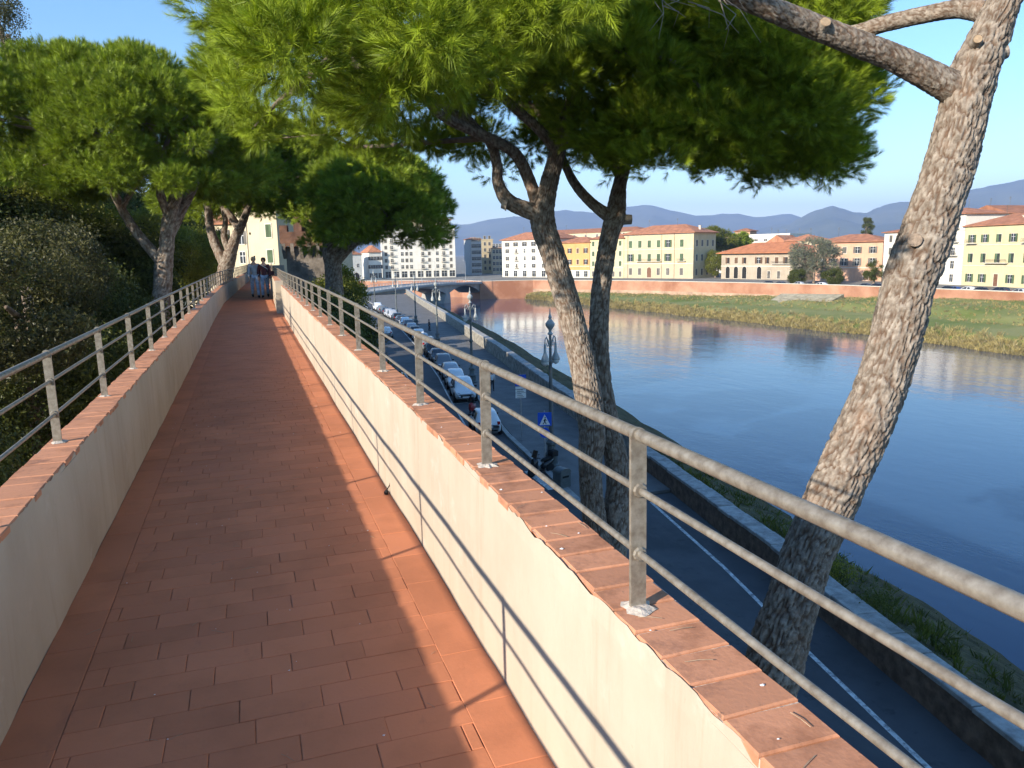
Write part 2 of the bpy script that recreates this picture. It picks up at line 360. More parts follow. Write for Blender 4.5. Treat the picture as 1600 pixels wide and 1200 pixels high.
# river wall with stone coping
rw = empty('river_wall', (0, 0, 0), label='low brick and rubble wall with grey stone slabs along the river road', cat='wall')
def strip_wall(name, x0f, x1f, ya, yb, step, z0, z1, mat, parent):
    yy = np.linspace(ya, yb, max(2, int((yb-ya)/step)+1)); V = []; F = []
    for y in yy: V += [(x0f(y), y, z0), (x0f(y), y, z1), (x1f(y), y, z1), (x1f(y), y, z0)]
    for i in range(len(yy)-1):
        for k in range(4): a = i*4+k; c = i*4+(k+1) % 4; F.append((a, a+4, c+4, c))
    F += [(0, 1, 2, 3), tuple((len(yy)-1)*4+k for k in (3, 2, 1, 0))]
    return obj(name, mesh(name, V, F, mat), parent)
strip_wall('brick_face', wall_x, lambda y: wall_x(y)+0.6, -60, 36, 2, ZS-5.2, ZS+0.88, m_dbrick, rw)
strip_wall('rubble_face', lambda y: wall_x(y), lambda y: wall_x(y)+0.6, 36.003, 226, 2, ZS-5.2, ZS+1.4, m_rubble, rw)
smesh = MB().bbox(-0.34, 0.40, -0.62, 0.62, 0, 0.13, 0.02).me('coping_slab', m_slab)
y = 6.0; k = 0
while y < 110:
    l = random.uniform(0.95, 1.45); yc = y+l/2; ang = math.atan2(wall_x(yc+1)-wall_x(yc-1), 2)
    obj('coping_slab', smesh, rw, (wall_x(yc)+0.3+random.uniform(-.03, .03), yc, ZS+(0.885 if yc < 36.1 else 1.405)+random.uniform(0, .025)), (random.uniform(-.01, .01), random.uniform(-.02, .02), -ang), (1, (l-0.02)/1.24, 1)); y += l
strip_wall('coping_strip', lambda y: wall_x(y)-0.05, lambda y: wall_x(y)+0.68, 110, 226, 3, ZS+1.4, ZS+1.53, m_slab, rw)
strip_wall('coping_strip', lambda y: wall_x(y)-0.05, lambda y: wall_x(y)+0.68, -60, 6, 3, ZS+0.885, ZS+1.01, m_slab, rw)
# near bank: rough slope to the water
yy = np.arange(-60, 226, 0.8); tt = np.linspace(0, 1, 22); V = []
for y in yy:
    a = wall_x(y)+0.55; c = bank_x(y)+1.0
    for t in tt: V.append((a+(c-a)*t, y, ZS+(.35 if y < 36 else .8)+(ZW-0.35-ZS-0.3)*(0.12*t+0.88*t**1.5)))
V = np.array(V); V[:, 2] += (fbm(V*0.8)-.5)*0.7*np.sin(np.pi*np.tile(tt, len(yy))); V[:, 0] += (vnoise(V*0.3)-.5)*1.2*np.tile(tt, len(yy))
nT = len(tt)
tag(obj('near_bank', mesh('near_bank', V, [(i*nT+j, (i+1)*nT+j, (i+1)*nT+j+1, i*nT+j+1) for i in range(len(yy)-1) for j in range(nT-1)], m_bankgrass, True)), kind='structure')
# far bank: reeds by the water, a green strip, then up to the quay wall
fw = np.array([p for p in far_wall[:9]]); d_ = np.r_[0, np.cumsum(np.linalg.norm(np.diff(fw, axis=0), axis=1))]
fx = interp([(p[1], p[0]) for p in far_wall[:8]])
wx = interp([(-60, 104), (82, 107.5), (106, 108), (140, 106.5), (185, 101), (229, 98.5), (262, 95)])
yy = np.arange(-60, 261, 1.6); tt = np.linspace(0, 1, 30); V = []
for y in yy:
    a = wx(y)-1.2; c = max(fx(y)-0.1, a+2.0); hi = np.interp(y, [-60, 120, 165, 200, 262], [ZF-.3, ZF-.4, -11.2, -12.2, -12.4])
    for t in tt: V.append((a+(c-a)*t, y, np.interp(t, [0, .04, .16, .5, .62, 1], [ZW-.5, ZW+.1, -12.9, -12.4, -12.2*.5+hi*.5, hi])))
V = np.array(V); T_ = np.tile(tt, len(yy)); V[:, 2] += (fbm(V*0.35)-.5)*1.0*np.where(T_ > .05, 1, 0)*np.where((T_ > .2) & (T_ < .5), .25, 1); V[:, 0] += (vnoise(V*0.15)-.5)*3*(1-T_)
nT = len(tt)
tag(obj('far_bank', mesh('far_bank', V, [(i*nT+j, i*nT+j+1, (i+1)*nT+j+1, (i+1)*nT+j) for i in range(len(yy)-1) for j in range(nT-1)], m_fargrass, True)), kind='structure')
FARBANK = V.reshape(len(yy), nT, 3)
# far quay wall
qw = empty('quay_wall', label='long red brick embankment wall below the far riverside street', cat='wall')
def poly_wall(name, P, th, z0, z1, mat, parent, out=0.0):
    P = np.array(P, float); d = np.gradient(P, axis=0); d /= np.linalg.norm(d, axis=1)[:, None]; nr = np.stack([-d[:, 1], d[:, 0]], 1)
    a = P+nr*out; c = P-nr*th; V = []; F = []
    for i in range(len(P)): V += [(*a[i], z0), (*a[i], z1), (*c[i], z1), (*c[i], z0)]
    for i in range(len(P)-1):
        for k in range(4): q = i*4+k; s = i*4+(k+1) % 4; F.append((q, s, s+4, q+4))
    F += [(3, 2, 1, 0), tuple((len(P)-1)*4+k for k in range(4))]
    return obj(name, mesh(name, V, F, mat), parent)
poly_wall('upper_brickwork', far_wall, 0.7, -11.2, ZF+1.25, m_quay, qw)
poly_wall('lower_brickwork', far_wall[:8], 0.7, ZW-1, -11.2, m_quaylow, qw, 0.12)
poly_wall('lower_brickwork', far_wall[7:], 0.7, ZW-1, -11.2, m_quay, qw, 0.02)
poly_wall('coping', far_wall, 0.85, ZF+1.253, ZF+1.4, m_trim, qw, 0.1)
mb = MB()
for px in (807, 815.5):
    p = onz(px, 466, ZW); mb.add(*[[(p[0]-.9, p[1]-.7, ZW-.2), (p[0]+.9, p[1]-1.1, ZW-.2), (p[0]+.9, p[1]-1.1, ZW+1.2), (p[0]-.9, p[1]-.7, ZW+1.2), (p[0]-.9, p[1]+1, ZW-.2), (p[0]+.9, p[1]+1, ZW-.2), (p[0]+.9, p[1]+1, ZW+1.2), (p[0]-.9, p[1]+1, ZW+1.2)], [(0,1,2,3),(4,7,6,5),(3,2,6,7),(0,3,7,4),(1,5,6,2)]])
mb.build('culvert_mouth', m_dark, qw)
# stepped pale revetment and low white barrier on the far bank
def bankz(x, y):
    i = int(np.clip((y+60)/1.6, 0, len(yy)-1)); return float(np.interp(x, FARBANK[i, :, 0], FARBANK[i, :, 2]))
rv = MB(); a = onz(1195, 470, -11.6); c = onz(1290, 455, -10.6)
rv.add([(a[0], a[1], -12.4), (a[0]+6, a[1]-14, -12.2), (a[0]+14, a[1]-12, -9.9), (a[0]+8, a[1]+4, -10.2), (a[0]+2, a[1]+1, -13.4), (a[0]+8, a[1]-13, -13.4), (a[0]+15, a[1]-11, -13.4), (a[0]+9, a[1]+5, -13.4)],
       [(0,1,2,3),(0,4,5,1),(1,5,6,2),(2,6,7,3),(3,7,4,0)])
tag(rv.build('stone_revetment', M('revetment_stone', (.36, .31, .21), .9, .3, .8, .6, 3, bdist=.1)), 'pale sloping stone revetment on the far bank below the street wall', 'revetment')

# mountains beyond the town
def ridge(name, prof, D, dz_seed, back):
    P = np.array(prof, float); xs = np.linspace(P[0, 0], P[-1, 0], 260); ysx = np.interp(xs, P[:, 0], P[:, 1])
    ysx += (fbm(np.stack([xs*.03, xs*0+dz_seed, xs*0], 1), 5)-.5)*9
    V = []; rows = 14
    for r in range(rows):
        t = r/(rows-1)
        for i, (x, y) in enumerate(zip(xs, ysx)):
            p = at(x, y, D); base = at(x, 440, D*0.72); h = p[2]*(1-t)**1.15 + (-12)*t; q = p*(1-t)+base*t
            V.append((q[0], q[1], h))
    V = np.array(V); m = len(xs); tr = np.repeat(np.arange(rows)/(rows-1), m)
    V[:, 2] += (fbm(V*0.0016+dz_seed, 5)-.5)*330*np.sin(np.pi*np.clip(tr, 0, 1))
    Vb = V[:m].copy(); Vb[:, :2] *= 1.25; Vb[:, 2] = -12
    F = [(r*m+i, (r+1)*m+i, (r+1)*m+i+1, r*m+i+1) for r in range(rows-1) for i in range(m-1)]
    F += [(rows*m+i, i, i+1, rows*m+i+1) for i in range(m-1)]
    return tag(obj(name, mesh(name, np.vstack([V, Vb]), F, m_mount, True)), kind='structure')
ridge('mountains', [(-900, 372), (-400, 380), (100, 384), (420, 372), (620, 360), (700, 352), (760, 346), (830, 336), (880, 328), (940, 334), (985, 322), (1012, 317), (1050, 328), (1095, 338), (1130, 333), (1180, 340), (1235, 336), (1262, 342), (1300, 337), (1400, 335), (1700, 320), (2100, 330), (2600, 350)], 9500, 3, 1)
ridge('mountains', [(1120, 372), (1190, 362), (1245, 344), (1275, 329), (1302, 324), (1330, 331), (1352, 335), (1385, 322), (1430, 312), (1500, 297), (1560, 287), (1620, 278), (1750, 268), (1900, 276), (2100, 300), (2500, 340)], 7200, 9, 1)

# ------------------------------------------------------------------ the wall walk
xl = interp([(-3, -.89), (22, -.90), (30, -.86), (45, -.35), (68, .45), (80, .75)])
xr = interp([(-3, .80), (8, .81), (14, .84), (23.5, .90), (45, 1.32), (68, 2.0), (80, 2.35)])
ZTR = interp([(-3, .66), (1, .68), (2, .70), (3.3, .73), (6, .755), (11, .775), (23.5, .80), (80, .84)])
ZTL = lambda y: 0.63
walk = tag(empty('walkway'), kind='structure')
yy = np.arange(-3, 80.1, 1.0)
V = []; F = []
for y in yy: V += [(xl(y)-.02, y, -.005), (xr(y)+.02, y, -.005)]
F = [(2*i, 2*i+1, 2*i+3, 2*i+2) for i in range(len(yy)-1)]
obj('mortar_bed', mesh('mortar_bed', V, F, m_joint), walk)
# paving bricks: border strip each side, courses laid across in running bond
def brick_me(lx, ly, nm):
    g = 0.0022; return MB().bbox(-lx/2+g/2, lx/2-g/2, -ly/2+g/2, ly/2-g/2, -.02, 0, .0022).me(nm, m_tile)
CL, CW, BS = 0.285, 0.142, 0.185
b_full = brick_me(CL, CW, 'paving_brick'); b_bord = brick_me(BS, 0.36, 'border_brick')
cut = {}
bricks = []
ny = 0; y = 0.9
while y < 34:
    a = xl(y)+BS; c = xr(y)-BS; off = (0, .5, .22, .71)[ny % 4]*CL + (0.03 if ny % 3 else 0)
    x = a-off
    while x < c-0.02:
        x0 = max(x, a); x1 = min(x+CL, c)
        if x1-x0 > 0.03: bricks.append((y+CW/2, (x0+x1)/2, x1-x0))
        x += CL
    y += CW; ny += 1
def lift(): return random.uniform(-.0012, .0012)
stuff = MB()
bricks.sort()
n_ind = 0
for (yb, xb, lx) in bricks:
    if n_ind < 236 and yb > 1.55:
        k = round(lx, 2)
        if abs(lx-CL) < 0.006: me = b_full
        else:
            if k not in cut: cut[k] = brick_me(k, CW, 'paving_brick')
            me = cut[k]
        obj('paving_brick', me, walk, (xb, yb, lift()), (random.uniform(-.004, .004), random.uniform(-.003, .003), random.uniform(-.006, .006))); n_ind += 1
    else:
        dz = lift(); g = .002
        stuff.bbox(xb-lx/2+g, xb+lx/2-g, yb-CW/2+g, yb+CW/2-g, -.02, dz, .0022)
y = 0.5; bs = MB(); nb = 0
while y < 34:
    for s in (-1, 1):
        xc = (xl(y)+BS/2) if s < 0 else (xr(y)-BS/2); yo = y + (0.13 if s > 0 else 0)
        if 1.4 < yo < 11 and nb < 64: obj('border_brick', b_bord, walk, (xc, yo+.18, lift()+.0004), (0, random.uniform(-.004, .004), random.uniform(-.004, .004))); nb += 1
        else: bs.bbox(xc-BS/2+.002, xc+BS/2-.002, yo+.002, yo+.358, -.02, lift(), .0022)
    y += 0.36
tag(stuff.build('paving_course', m_tile, walk), kind='stuff'); tag(bs.build('border_course', m_tile, walk), kind='stuff')
V = []
yy2 = np.arange(34, 80.1, 1.0)
for y in yy2: V += [(xl(y)-.01, y, 0), (xr(y)+.01, y, 0)]
m_tilefar = M('terracotta_paving_far', (0.49, 0.185, 0.092), 0.75, 0.18, 1.6, 0.3, 20)
obj('far_paving', mesh('far_paving', V, [(2*i, 2*i+1, 2*i+3, 2*i+2) for i in range(len(yy2)-1)], m_tilefar), walk)

# medieval wall carrying the walk
cw = empty('city_wall', label='high medieval stone city wall carrying the brick walkway', cat='wall')
strip_wall('stone_face', lambda y: xl(y)-.20, lambda y: xr(y)+.185, -3, 80, 2, ZS-.3, -.03, m_wallstone, cw)

def parapet(name, label, side, ya, yb, th, zt, xin, parts_to, dense_to):
    """plastered low wall with a coping of flat terracotta tiles laid across"""
    root = empty(name, (0, 0, 0), label=label, cat='parapet')
    s = side                                             # +1: wall lies to +x of its inner face
    # plaster: inner face as an uneven sheet whose ragged lip laps the tiles
    ys_ = np.concatenate([np.arange(ya, min(dense_to, yb), 0.03), np.arange(min(dense_to, yb), yb+.01, 0.4)]); ys_[-1] = yb
    zn = 12; V = []; F = []
    for y in ys_:
        for k in range(zn+1):
            V.append((xin(y), y, -.03+(zt(y)-.006+.03)*k/zn))
    V = np.array(V)
    V[:, 0] -= s*(fbm(V*np.array([1, 1.2, 2.0])*1.6, 3)-.5)*.022
    lip = np.arange(len(ys_))*(zn+1)+zn
    ln = fbm(np.stack([ys_*16, ys_*0+s, ys_*0], 1), 4)
    V[lip, 2] += np.clip((ln-.48)*.034, -.014, .005); V[lip, 0] += s*.003
    F = [(i*(zn+1)+k, (i+1)*(zn+1)+k, (i+1)*(zn+1)+k+1, i*(zn+1)+k+1) for i in range(len(ys_)-1) for k in range(zn)]
    # outer face, top bed and ends
    n0 = len(V); W = []
    for y in ys_: W += [(xin(y)+s*.004, y, zt(y)-.030), (xin(y)+s*th, y, zt(y)-.030), (xin(y)+s*th, y, -.6), (xin(y)+s*.004, y, -.6)]
    for i in range(len(ys_)-1):
        for k in range(3): q = n0+i*4+k; F.append((q, q+1, q+5, q+4))
    F += [tuple(n0+k for k in range(4)), tuple(n0+(len(ys_)-1)*4+k for k in range(4))]
    obj('plaster', mesh('plaster', np.vstack([V, np.array(W)]), F, m_plaster, False), root)
    # coping tiles
    y = ya+.002; n = 0; st = MB(); bed = MB()
    tw = 0.118
    tm = [MB().bbox(-th/2+.006, th/2-.006, -tw/2+.0025, tw/2-.0025, -.026, 0, .004).me('coping_tile', m_cop) for _ in range(1)][0]
    while y+tw < yb:
        yc = y+tw/2; xc = xin(yc)+s*th/2; z = zt(yc)+random.uniform(-.0025, .002)
        if y < 0.4 or n >= parts_to:
            st.bbox(xc-th/2+.005, xc+th/2-.005, y+.0025, y+tw-.0025, z-.026, z, .004)
        else:
            obj('coping_tile', tm, root, (xc+random.uniform(-.004, .004), yc, z), (random.uniform(-.008, .008), random.uniform(-.008, .008), random.uniform(-.02, .02))); n += 1
        y += tw
    tag(st.build('coping_course', m_cop, root), kind='stuff')
    V = []
    for y in ys_: V += [(xin(y)+s*.006, y, zt(y)-.008), (xin(y)+s*(th-.004), y, zt(y)-.008)]
    obj('mortar_joint', mesh('mortar_joint', V, [(2*i, 2*i+1, 2*i+3, 2*i+2) for i in range(len(ys_)-1)], m_mortar), root)
    return root
parapet('parapet', 'sunlit cream parapet with terracotta coping on the river side of the walkway', 1, -2.5, 23.5, .19, ZTR, xr, 105, 6)
parapet('parapet', 'shaded cream parapet with terracotta coping on the garden side of the walkway', -1, -2.5, 72, .19, ZTL, xl, 105, 10)
xr2 = lambda y: xr(y)-.15
parapet('parapet', 'far stretch of river side parapet stepping inwards behind the walking couple', 1, 23.505, 72, .33, lambda y: .90, xr2, 0, 23.6)
# closing wall where the walk turns
mb = MB(); mb.box(.1, 3.2, 72.02, 72.35, -.3, .95)
tag(mb.build('end_wall', m_plaster), 'low plastered wall closing the far end of the walkway', 'wall')

def railing(label, s, posts, zpost, xrail, zrail, zbase, yend):
    root = empty('railing', (0, 0, 0), label=label, cat='railing')
    H = .46; hw = .021; t = .0055
    pr = [(-hw, 0), (hw, 0)] + [(hw*math.cos(a), H-hw+hw*math.sin(a)) for a in np.linspace(0, math.pi, 9)]
    pm = MB().prism(pr, -t, t).me('post', m_rail)
    padv = []
    for k in range(14):
        a = 2*math.pi*k/14; r = .040*random.uniform(.75, 1.25); padv.append((r*1.15*math.cos(a), r*math.sin(a)))
    bm_ = MB(); n_ = len(padv); bm_.add([(x, y, 0) for x, y in padv]+[(x*.55, y*.5, .009) for x, y in padv], [(i, (i+1) % n_, n_+(i+1) % n_, n_+i) for i in range(n_)]+[tuple(range(n_, 2*n_))])
    padm = bm_.me('mortar_pad', m_mortar)
    weld = MB().lathe([(.016, -.006), (.019, 0), (.016, .006)], 10).me('weld_collar', m_rail)
    for y in posts:
        h = zrail(y)+.021-zbase(y)
        p = obj('post', pm, root, (xrail(y), y, zbase(y)-.002), (0, random.uniform(-.008, .008), random.uniform(-.03, .03)), (1, 1, h/H))
        obj('mortar_pad', padm, root, (xrail(y)+random.uniform(-.004, .004), y, zbase(y)), (0, 0, random.uniform(0, 6)))
        if abs(y) < 14:
            for f in (.66, .31):
                o = obj('weld_collar', weld, root, (xrail(y), y-.008, zbase(y)+h*f), (math.pi/2, 0, 0))
    yy_ = np.concatenate([np.arange(-2.4, min(20, yend), .35), np.arange(20, yend, 1.5)]) if yend > 20 else np.arange(-2.4, yend, .35)
    for f, r, nm in ((1, .0158, 'top_rail'), (.66, .0092, 'middle_rail'), (.31, .0092, 'bottom_rail')):
        P = []
        for y in yy_:
            h = zrail(y)+.021-zbase(y); z = zrail(y) if f == 1 else zbase(y)+h*f
            P.append((xrail(y)+(vnoise([[y*.4, f*9, s]])[0]-.5)*.006, y, z+(vnoise([[y*.5, f*5, s+3]])[0]-.5)*.008))
        MB().tube(P, r, 12).build(nm, m_rail, root, smooth=True)
    return root
xrR = lambda y: np.interp(y, [0, 23.5, 45, 68], [.865, .965, 1.30, 1.98])
zrR = lambda y: np.interp(y, [0, 4, 10, 23.5], [1.14, 1.14, 1.175, 1.2])
railing('weathered steel railing on the river side parapet, brown in the sun', 1, [.31+1.312*k for k in range(-1, 50)], None, xrR, zrR, lambda y: float(ZTR(y)) if y < 23.5 else .90, 66)
railing('steel railing on the garden side parapet in front of the dark bushes', -1, [1.64+1.47*k for k in range(-2, 47)], None, lambda y: xl(y)-.13, lambda y: 1.11, lambda y: .63, 70)
# end stone with cap where the river parapet steps in
mb = MB(); mb.bbox(xr2(23.5)+.0, xr2(23.5)+.36, 23.2, 23.5, -.02, .93, .01)
tag(mb.build('parapet_pier', m_plaster), 'grey plastered pier where the river side parapet steps inwards', 'pier')
# little black cable end by the wall foot
p = onz(605, 772, 0)
mb = MB(); mb.tube([(p[0]+.03, p[1], .10), (p[0]+.02, p[1], .06), (p[0]-.005, p[1]-.01, .03)], .004, 6); mb.lathe([(.004, .0), (.014, .004), (.016, .02), (.006, .034)], 8, (p[0]-.008, p[1]-.012, .0))
tag(mb.build('cable_end', m_black), 'small black cable end at the foot of the sunlit parapet', 'cable')
# fallen bits on the paving and coping
mb = MB()
def chip(x, y, z, s):
    k = 6; a0 = random.uniform(0, 6); V = [(x+s*random.uniform(.6, 1.1)*math.cos(a0+6.283*i/k), y+s*.7*random.uniform(.6, 1.1)*math.sin(a0+6.283*i/k), z) for i in range(k)]
    mb.add(V+[(x, y, z+s*.5)], [(i, (i+1) % k, k) for i in range(k)])
for _ in range(60):
    y = random.uniform(1.6, 9); chip(random.uniform(-.85, .75), y, .001, random.uniform(.002, .006))
for _ in range(16):
    y = random.uniform(.9, 5); chip(random.uniform(.83, .97), y, float(ZTR(y))+.002, random.uniform(.003, .008))
tag(mb.build('grit', m_white), 'scattered pale grit on paving and coping', 'grit', kind='stuff')
mb = MB()
for _ in range(60):
    if random.random() < .75: x, y, z = random.uniform(-.85, .75), random.uniform(1.6, 9), .003
    else:
        y = random.uniform(.9, 6); x, z = random.uniform(.83, .97), float(ZTR(y))+.004
    a = random.uniform(0, 3.14); l = random.uniform(.03, .07); mb.tube([(x-l*math.cos(a)/2, y-l*math.sin(a)/2, z), (x, y, z+.002), (x+l*math.cos(a)/2, y+l*math.sin(a)/2, z)], .0009, 4)
tag(mb.build('fallen_needles', m_wood), 'dry fallen pine needles on paving and coping', 'needles', kind='stuff')

# ------------------------------------------------------------------ foliage by geometry nodes: sprigs set on the points of a crown
NV = 3
ng = bpy.data.node_groups.new('set_sprigs', 'GeometryNodeTree')
ng.interface.new_socket('Geometry', in_out='INPUT', socket_type='NodeSocketGeometry'); ng.interface.new_socket('Geometry', in_out='OUTPUT', socket_type='NodeSocketGeometry')
_n = ng.nodes; _l = ng.links
gi = _n.new('NodeGroupInput'); go = _n.new('NodeGroupOutput'); jn = _n.new('GeometryNodeJoinGeometry')
def nattr(nm, ty):
    a = _n.new('GeometryNodeInputNamedAttribute'); a.data_type = ty; a.inputs['Name'].default_value = nm; return a.outputs['Attribute']
def eq(sock, v):
    c = _n.new('FunctionNodeCompare'); c.data_type = 'INT'; c.operation = 'EQUAL'; _l.new(sock, c.inputs[2]); c.inputs[3].default_value = v; return c.outputs[0]
def sep(v):
    s = _n.new('GeometryNodeSeparateGeometry'); s.domain = 'POINT'; _l.new(gi.outputs[0], s.inputs[0]); _l.new(eq(nattr('role', 'INT'), v), s.inputs[1]); return s.outputs[0]
_pts = sep(-1)
for v in range(NV):
    ip = _n.new('GeometryNodeInstanceOnPoints'); _l.new(_pts, ip.inputs['Points']); _l.new(eq(nattr('pick', 'INT'), v), ip.inputs['Selection']); _l.new(sep(v), ip.inputs['Instance'])
    _l.new(nattr('turn', 'FLOAT_VECTOR'), ip.inputs['Rotation']); _l.new(nattr('size', 'FLOAT'), ip.inputs['Scale']); _l.new(ip.outputs[0], jn.inputs[0])
_l.new(jn.outputs[0], go.inputs[0])

def foliage(name, parent, P, D, S, sprigs, mat):
    P = np.asarray(P, float); D = np.asarray(D, float); N = len(P)
    D = D/(np.linalg.norm(D, axis=1)[:, None]+1e-9)
    # euler that takes +z to D with a random roll about it
    ay = np.arccos(np.clip(D[:, 2], -1, 1)); az = np.arctan2(D[:, 1], D[:, 0])
    roll = rng.uniform(0, 6.283, N)
    cz, sz, cyy, syy, cr, sr = np.cos(az), np.sin(az), np.cos(ay), np.sin(ay), np.cos(roll), np.sin(roll)
    r00 = cz*cyy*cr-sz*sr; r10 = sz*cyy*cr+cz*sr; r20 = -syy*cr; r21 = syy*sr; r22 = cyy
    E = np.stack([np.arctan2(r21, r22), np.arcsin(np.clip(-r20, -1, 1)), np.arctan2(r10, r00)], 1)
    V = [P]; F = []; role = [np.full(N, -1)]; off = N
    for k, (v, f) in enumerate(sprigs):
        V.append(np.asarray(v)); F += [tuple(i+off for i in q) for q in f]; role.append(np.full(len(v), k)); off += len(v)
    V = np.vstack(V); role = np.concatenate(role); T = len(V)
    me = mesh(name, V, F, mat)
    def pad(a, w=None):
        z = np.zeros((T,)+a.shape[1:]); z[:N] = a; return z
    a = me.attributes.new('role', 'INT', 'POINT'); a.data.foreach_set('value', role.astype(np.int32))
    a = me.attributes.new('pick', 'INT', 'POINT'); a.data.foreach_set('value', pad(rng.integers(0, len(sprigs), N)).astype(np.int32))
    a = me.attributes.new('turn', 'FLOAT_VECTOR', 'POINT'); a.data.foreach_set('vector', pad(E).astype(np.float32).ravel())
    a = me.attributes.new('size', 'FLOAT', 'POINT'); a.data.foreach_set('value', pad(np.asarray(S, float)).astype(np.float32))
    o = obj(name, me, parent); md = o.modifiers.new('sprigs', 'NODES'); md.node_group = ng
    return tag(o, kind='stuff')
def needle_sprig(nn=44, tw=.10, ln=.11, wd=.0036):
    V = []; F = []
    for i in range(nn):
        t = random.random(); a = random.uniform(0, 6.283); c = R_(random.uniform(18, 72)*(1.15-.55*t)); l = ln*random.uniform(.75, 1.1)
        b0 = np.array([0, 0, tw*t]); d = np.array([math.sin(c)*math.cos(a), math.sin(c)*math.sin(a), math.cos(c)]); sd = np.cross(d, [0.3, .5, .8]); sd /= np.linalg.norm(sd)
        tip = b0+d*l+np.array([0, 0, -.006]); k = len(V); V += [b0-sd*wd/2, b0+sd*wd/2, tip]; F.append((k, k+1, k+2))
    return V, F
def leaf_sprig(nn=14, rad=.16, ln=.055, wd=.028):
    V = []; F = []
    for i in range(nn):
        c = np.array([random.gauss(0, .45), random.gauss(0, .45), random.uniform(-.3, .8)])*rad; d = np.array([random.gauss(0, 1), random.gauss(0, 1), random.uniform(-.4, 1)]); d /= np.linalg.norm(d)
        s = np.cross(d, [random.gauss(0, 1), random.gauss(0, 1), random.gauss(0, 1)]); s /= np.linalg.norm(s)+1e-9; nrm = np.cross(d, s)
        l = ln*random.uniform(.7, 1.2); k = len(V); V += [c, c+d*l*.5+s*wd/2+nrm*.004, c+d*l, c+d*l*.5-s*wd/2+nrm*.004]; F += [(k, k+1, k+2), (k, k+2, k+3)]
    return V, F
def blade_sprig(nn=16, h=.9, rad=.35, wd=.05):
    V = []; F = []
    for i in range(nn):
        a = random.uniform(0, 6.283); r = rad*random.random(); x, y = r*math.cos(a), r*math.sin(a); hh = h*random.uniform(.55, 1.15); bx, by = random.gauss(0, .3)*hh, random.gauss(0, .3)*hh
        a2 = random.uniform(0, 6.283); sx, sy = wd/2*math.cos(a2), wd/2*math.sin(a2); k = len(V)
        V += [(x-sx, y-sy, 0), (x+sx, y+sy, 0), (x+bx*.4, y+by*.4, hh*.62), (x+bx, y+by, hh)]; F += [(k, k+1, k+2), (k+1, k+3, k+2)]
    return V, F
SP_NEAR = [needle_sprig(58, .11, .11, .0042) for _ in range(NV)]
SP_MID = [needle_sprig(34, .10, .11, .0065) for _ in range(NV)]
SP_LEAF = [leaf_sprig() for _ in range(NV)]
SP_REED = [blade_sprig() for _ in range(NV)]

def on_ellipsoid(n, c, r, rnd=.25):
    d = rng.normal(size=(n, 3)); d /= np.linalg.norm(d, axis=1)[:, None]
    rad = 1-np.abs(rng.normal(0, rnd, n)); return np.asarray(c)+d*np.asarray(r)*rad[:, None], d
def proj(q):
    c = RM.T @ (np.asarray(q)-CAM); return 800+F_PX*c[0]/c[2], 600+F_PX*c[1]/c[2], c[2]
def pine_crown(c, Rx, Ry, zlow, H, ncl, per, cr, rough=.25, seed=0, under=.32, arch=.25, keep=None, rim=.15):
    P = []; D = []; cl = []
    for _ in range(ncl):
        rho = math.sqrt(random.random()); a = random.uniform(0, 6.283)
        wob = 1+.16*math.sin(3*a+seed)+.10*math.sin(5*a+2*seed)
        x = c[0]+Rx*wob*rho*math.cos(a); y = c[1]+Ry*wob*rho*math.sin(a)
        top = zlow+H*(rim+(1-rim)*math.sqrt(max(0, 1-rho**2.4)))*random.uniform(.86, 1.06); bot = zlow+arch*H*(1-rho)+random.uniform(-.12, .1)*H*.6
        z = top if random.random() > under else random.uniform(bot, top)
        if random.random() < .14: z = bot
        q = np.array([x, y, z])
        if keep is not None and not keep(q): continue
        cl.append(q); r = cr*random.uniform(.65, 1.25)
        p, d = on_ellipsoid(per, q, (r, r, r*.62), .28)
        out = (q-np.array([c[0], c[1], zlow])); out /= np.linalg.norm(out)+1e-6
        P.append(p); D.append(d*1.0+out*.45+np.array([0, 0, .35]))
    return np.vstack(P), np.vstack(D), np.array(cl)

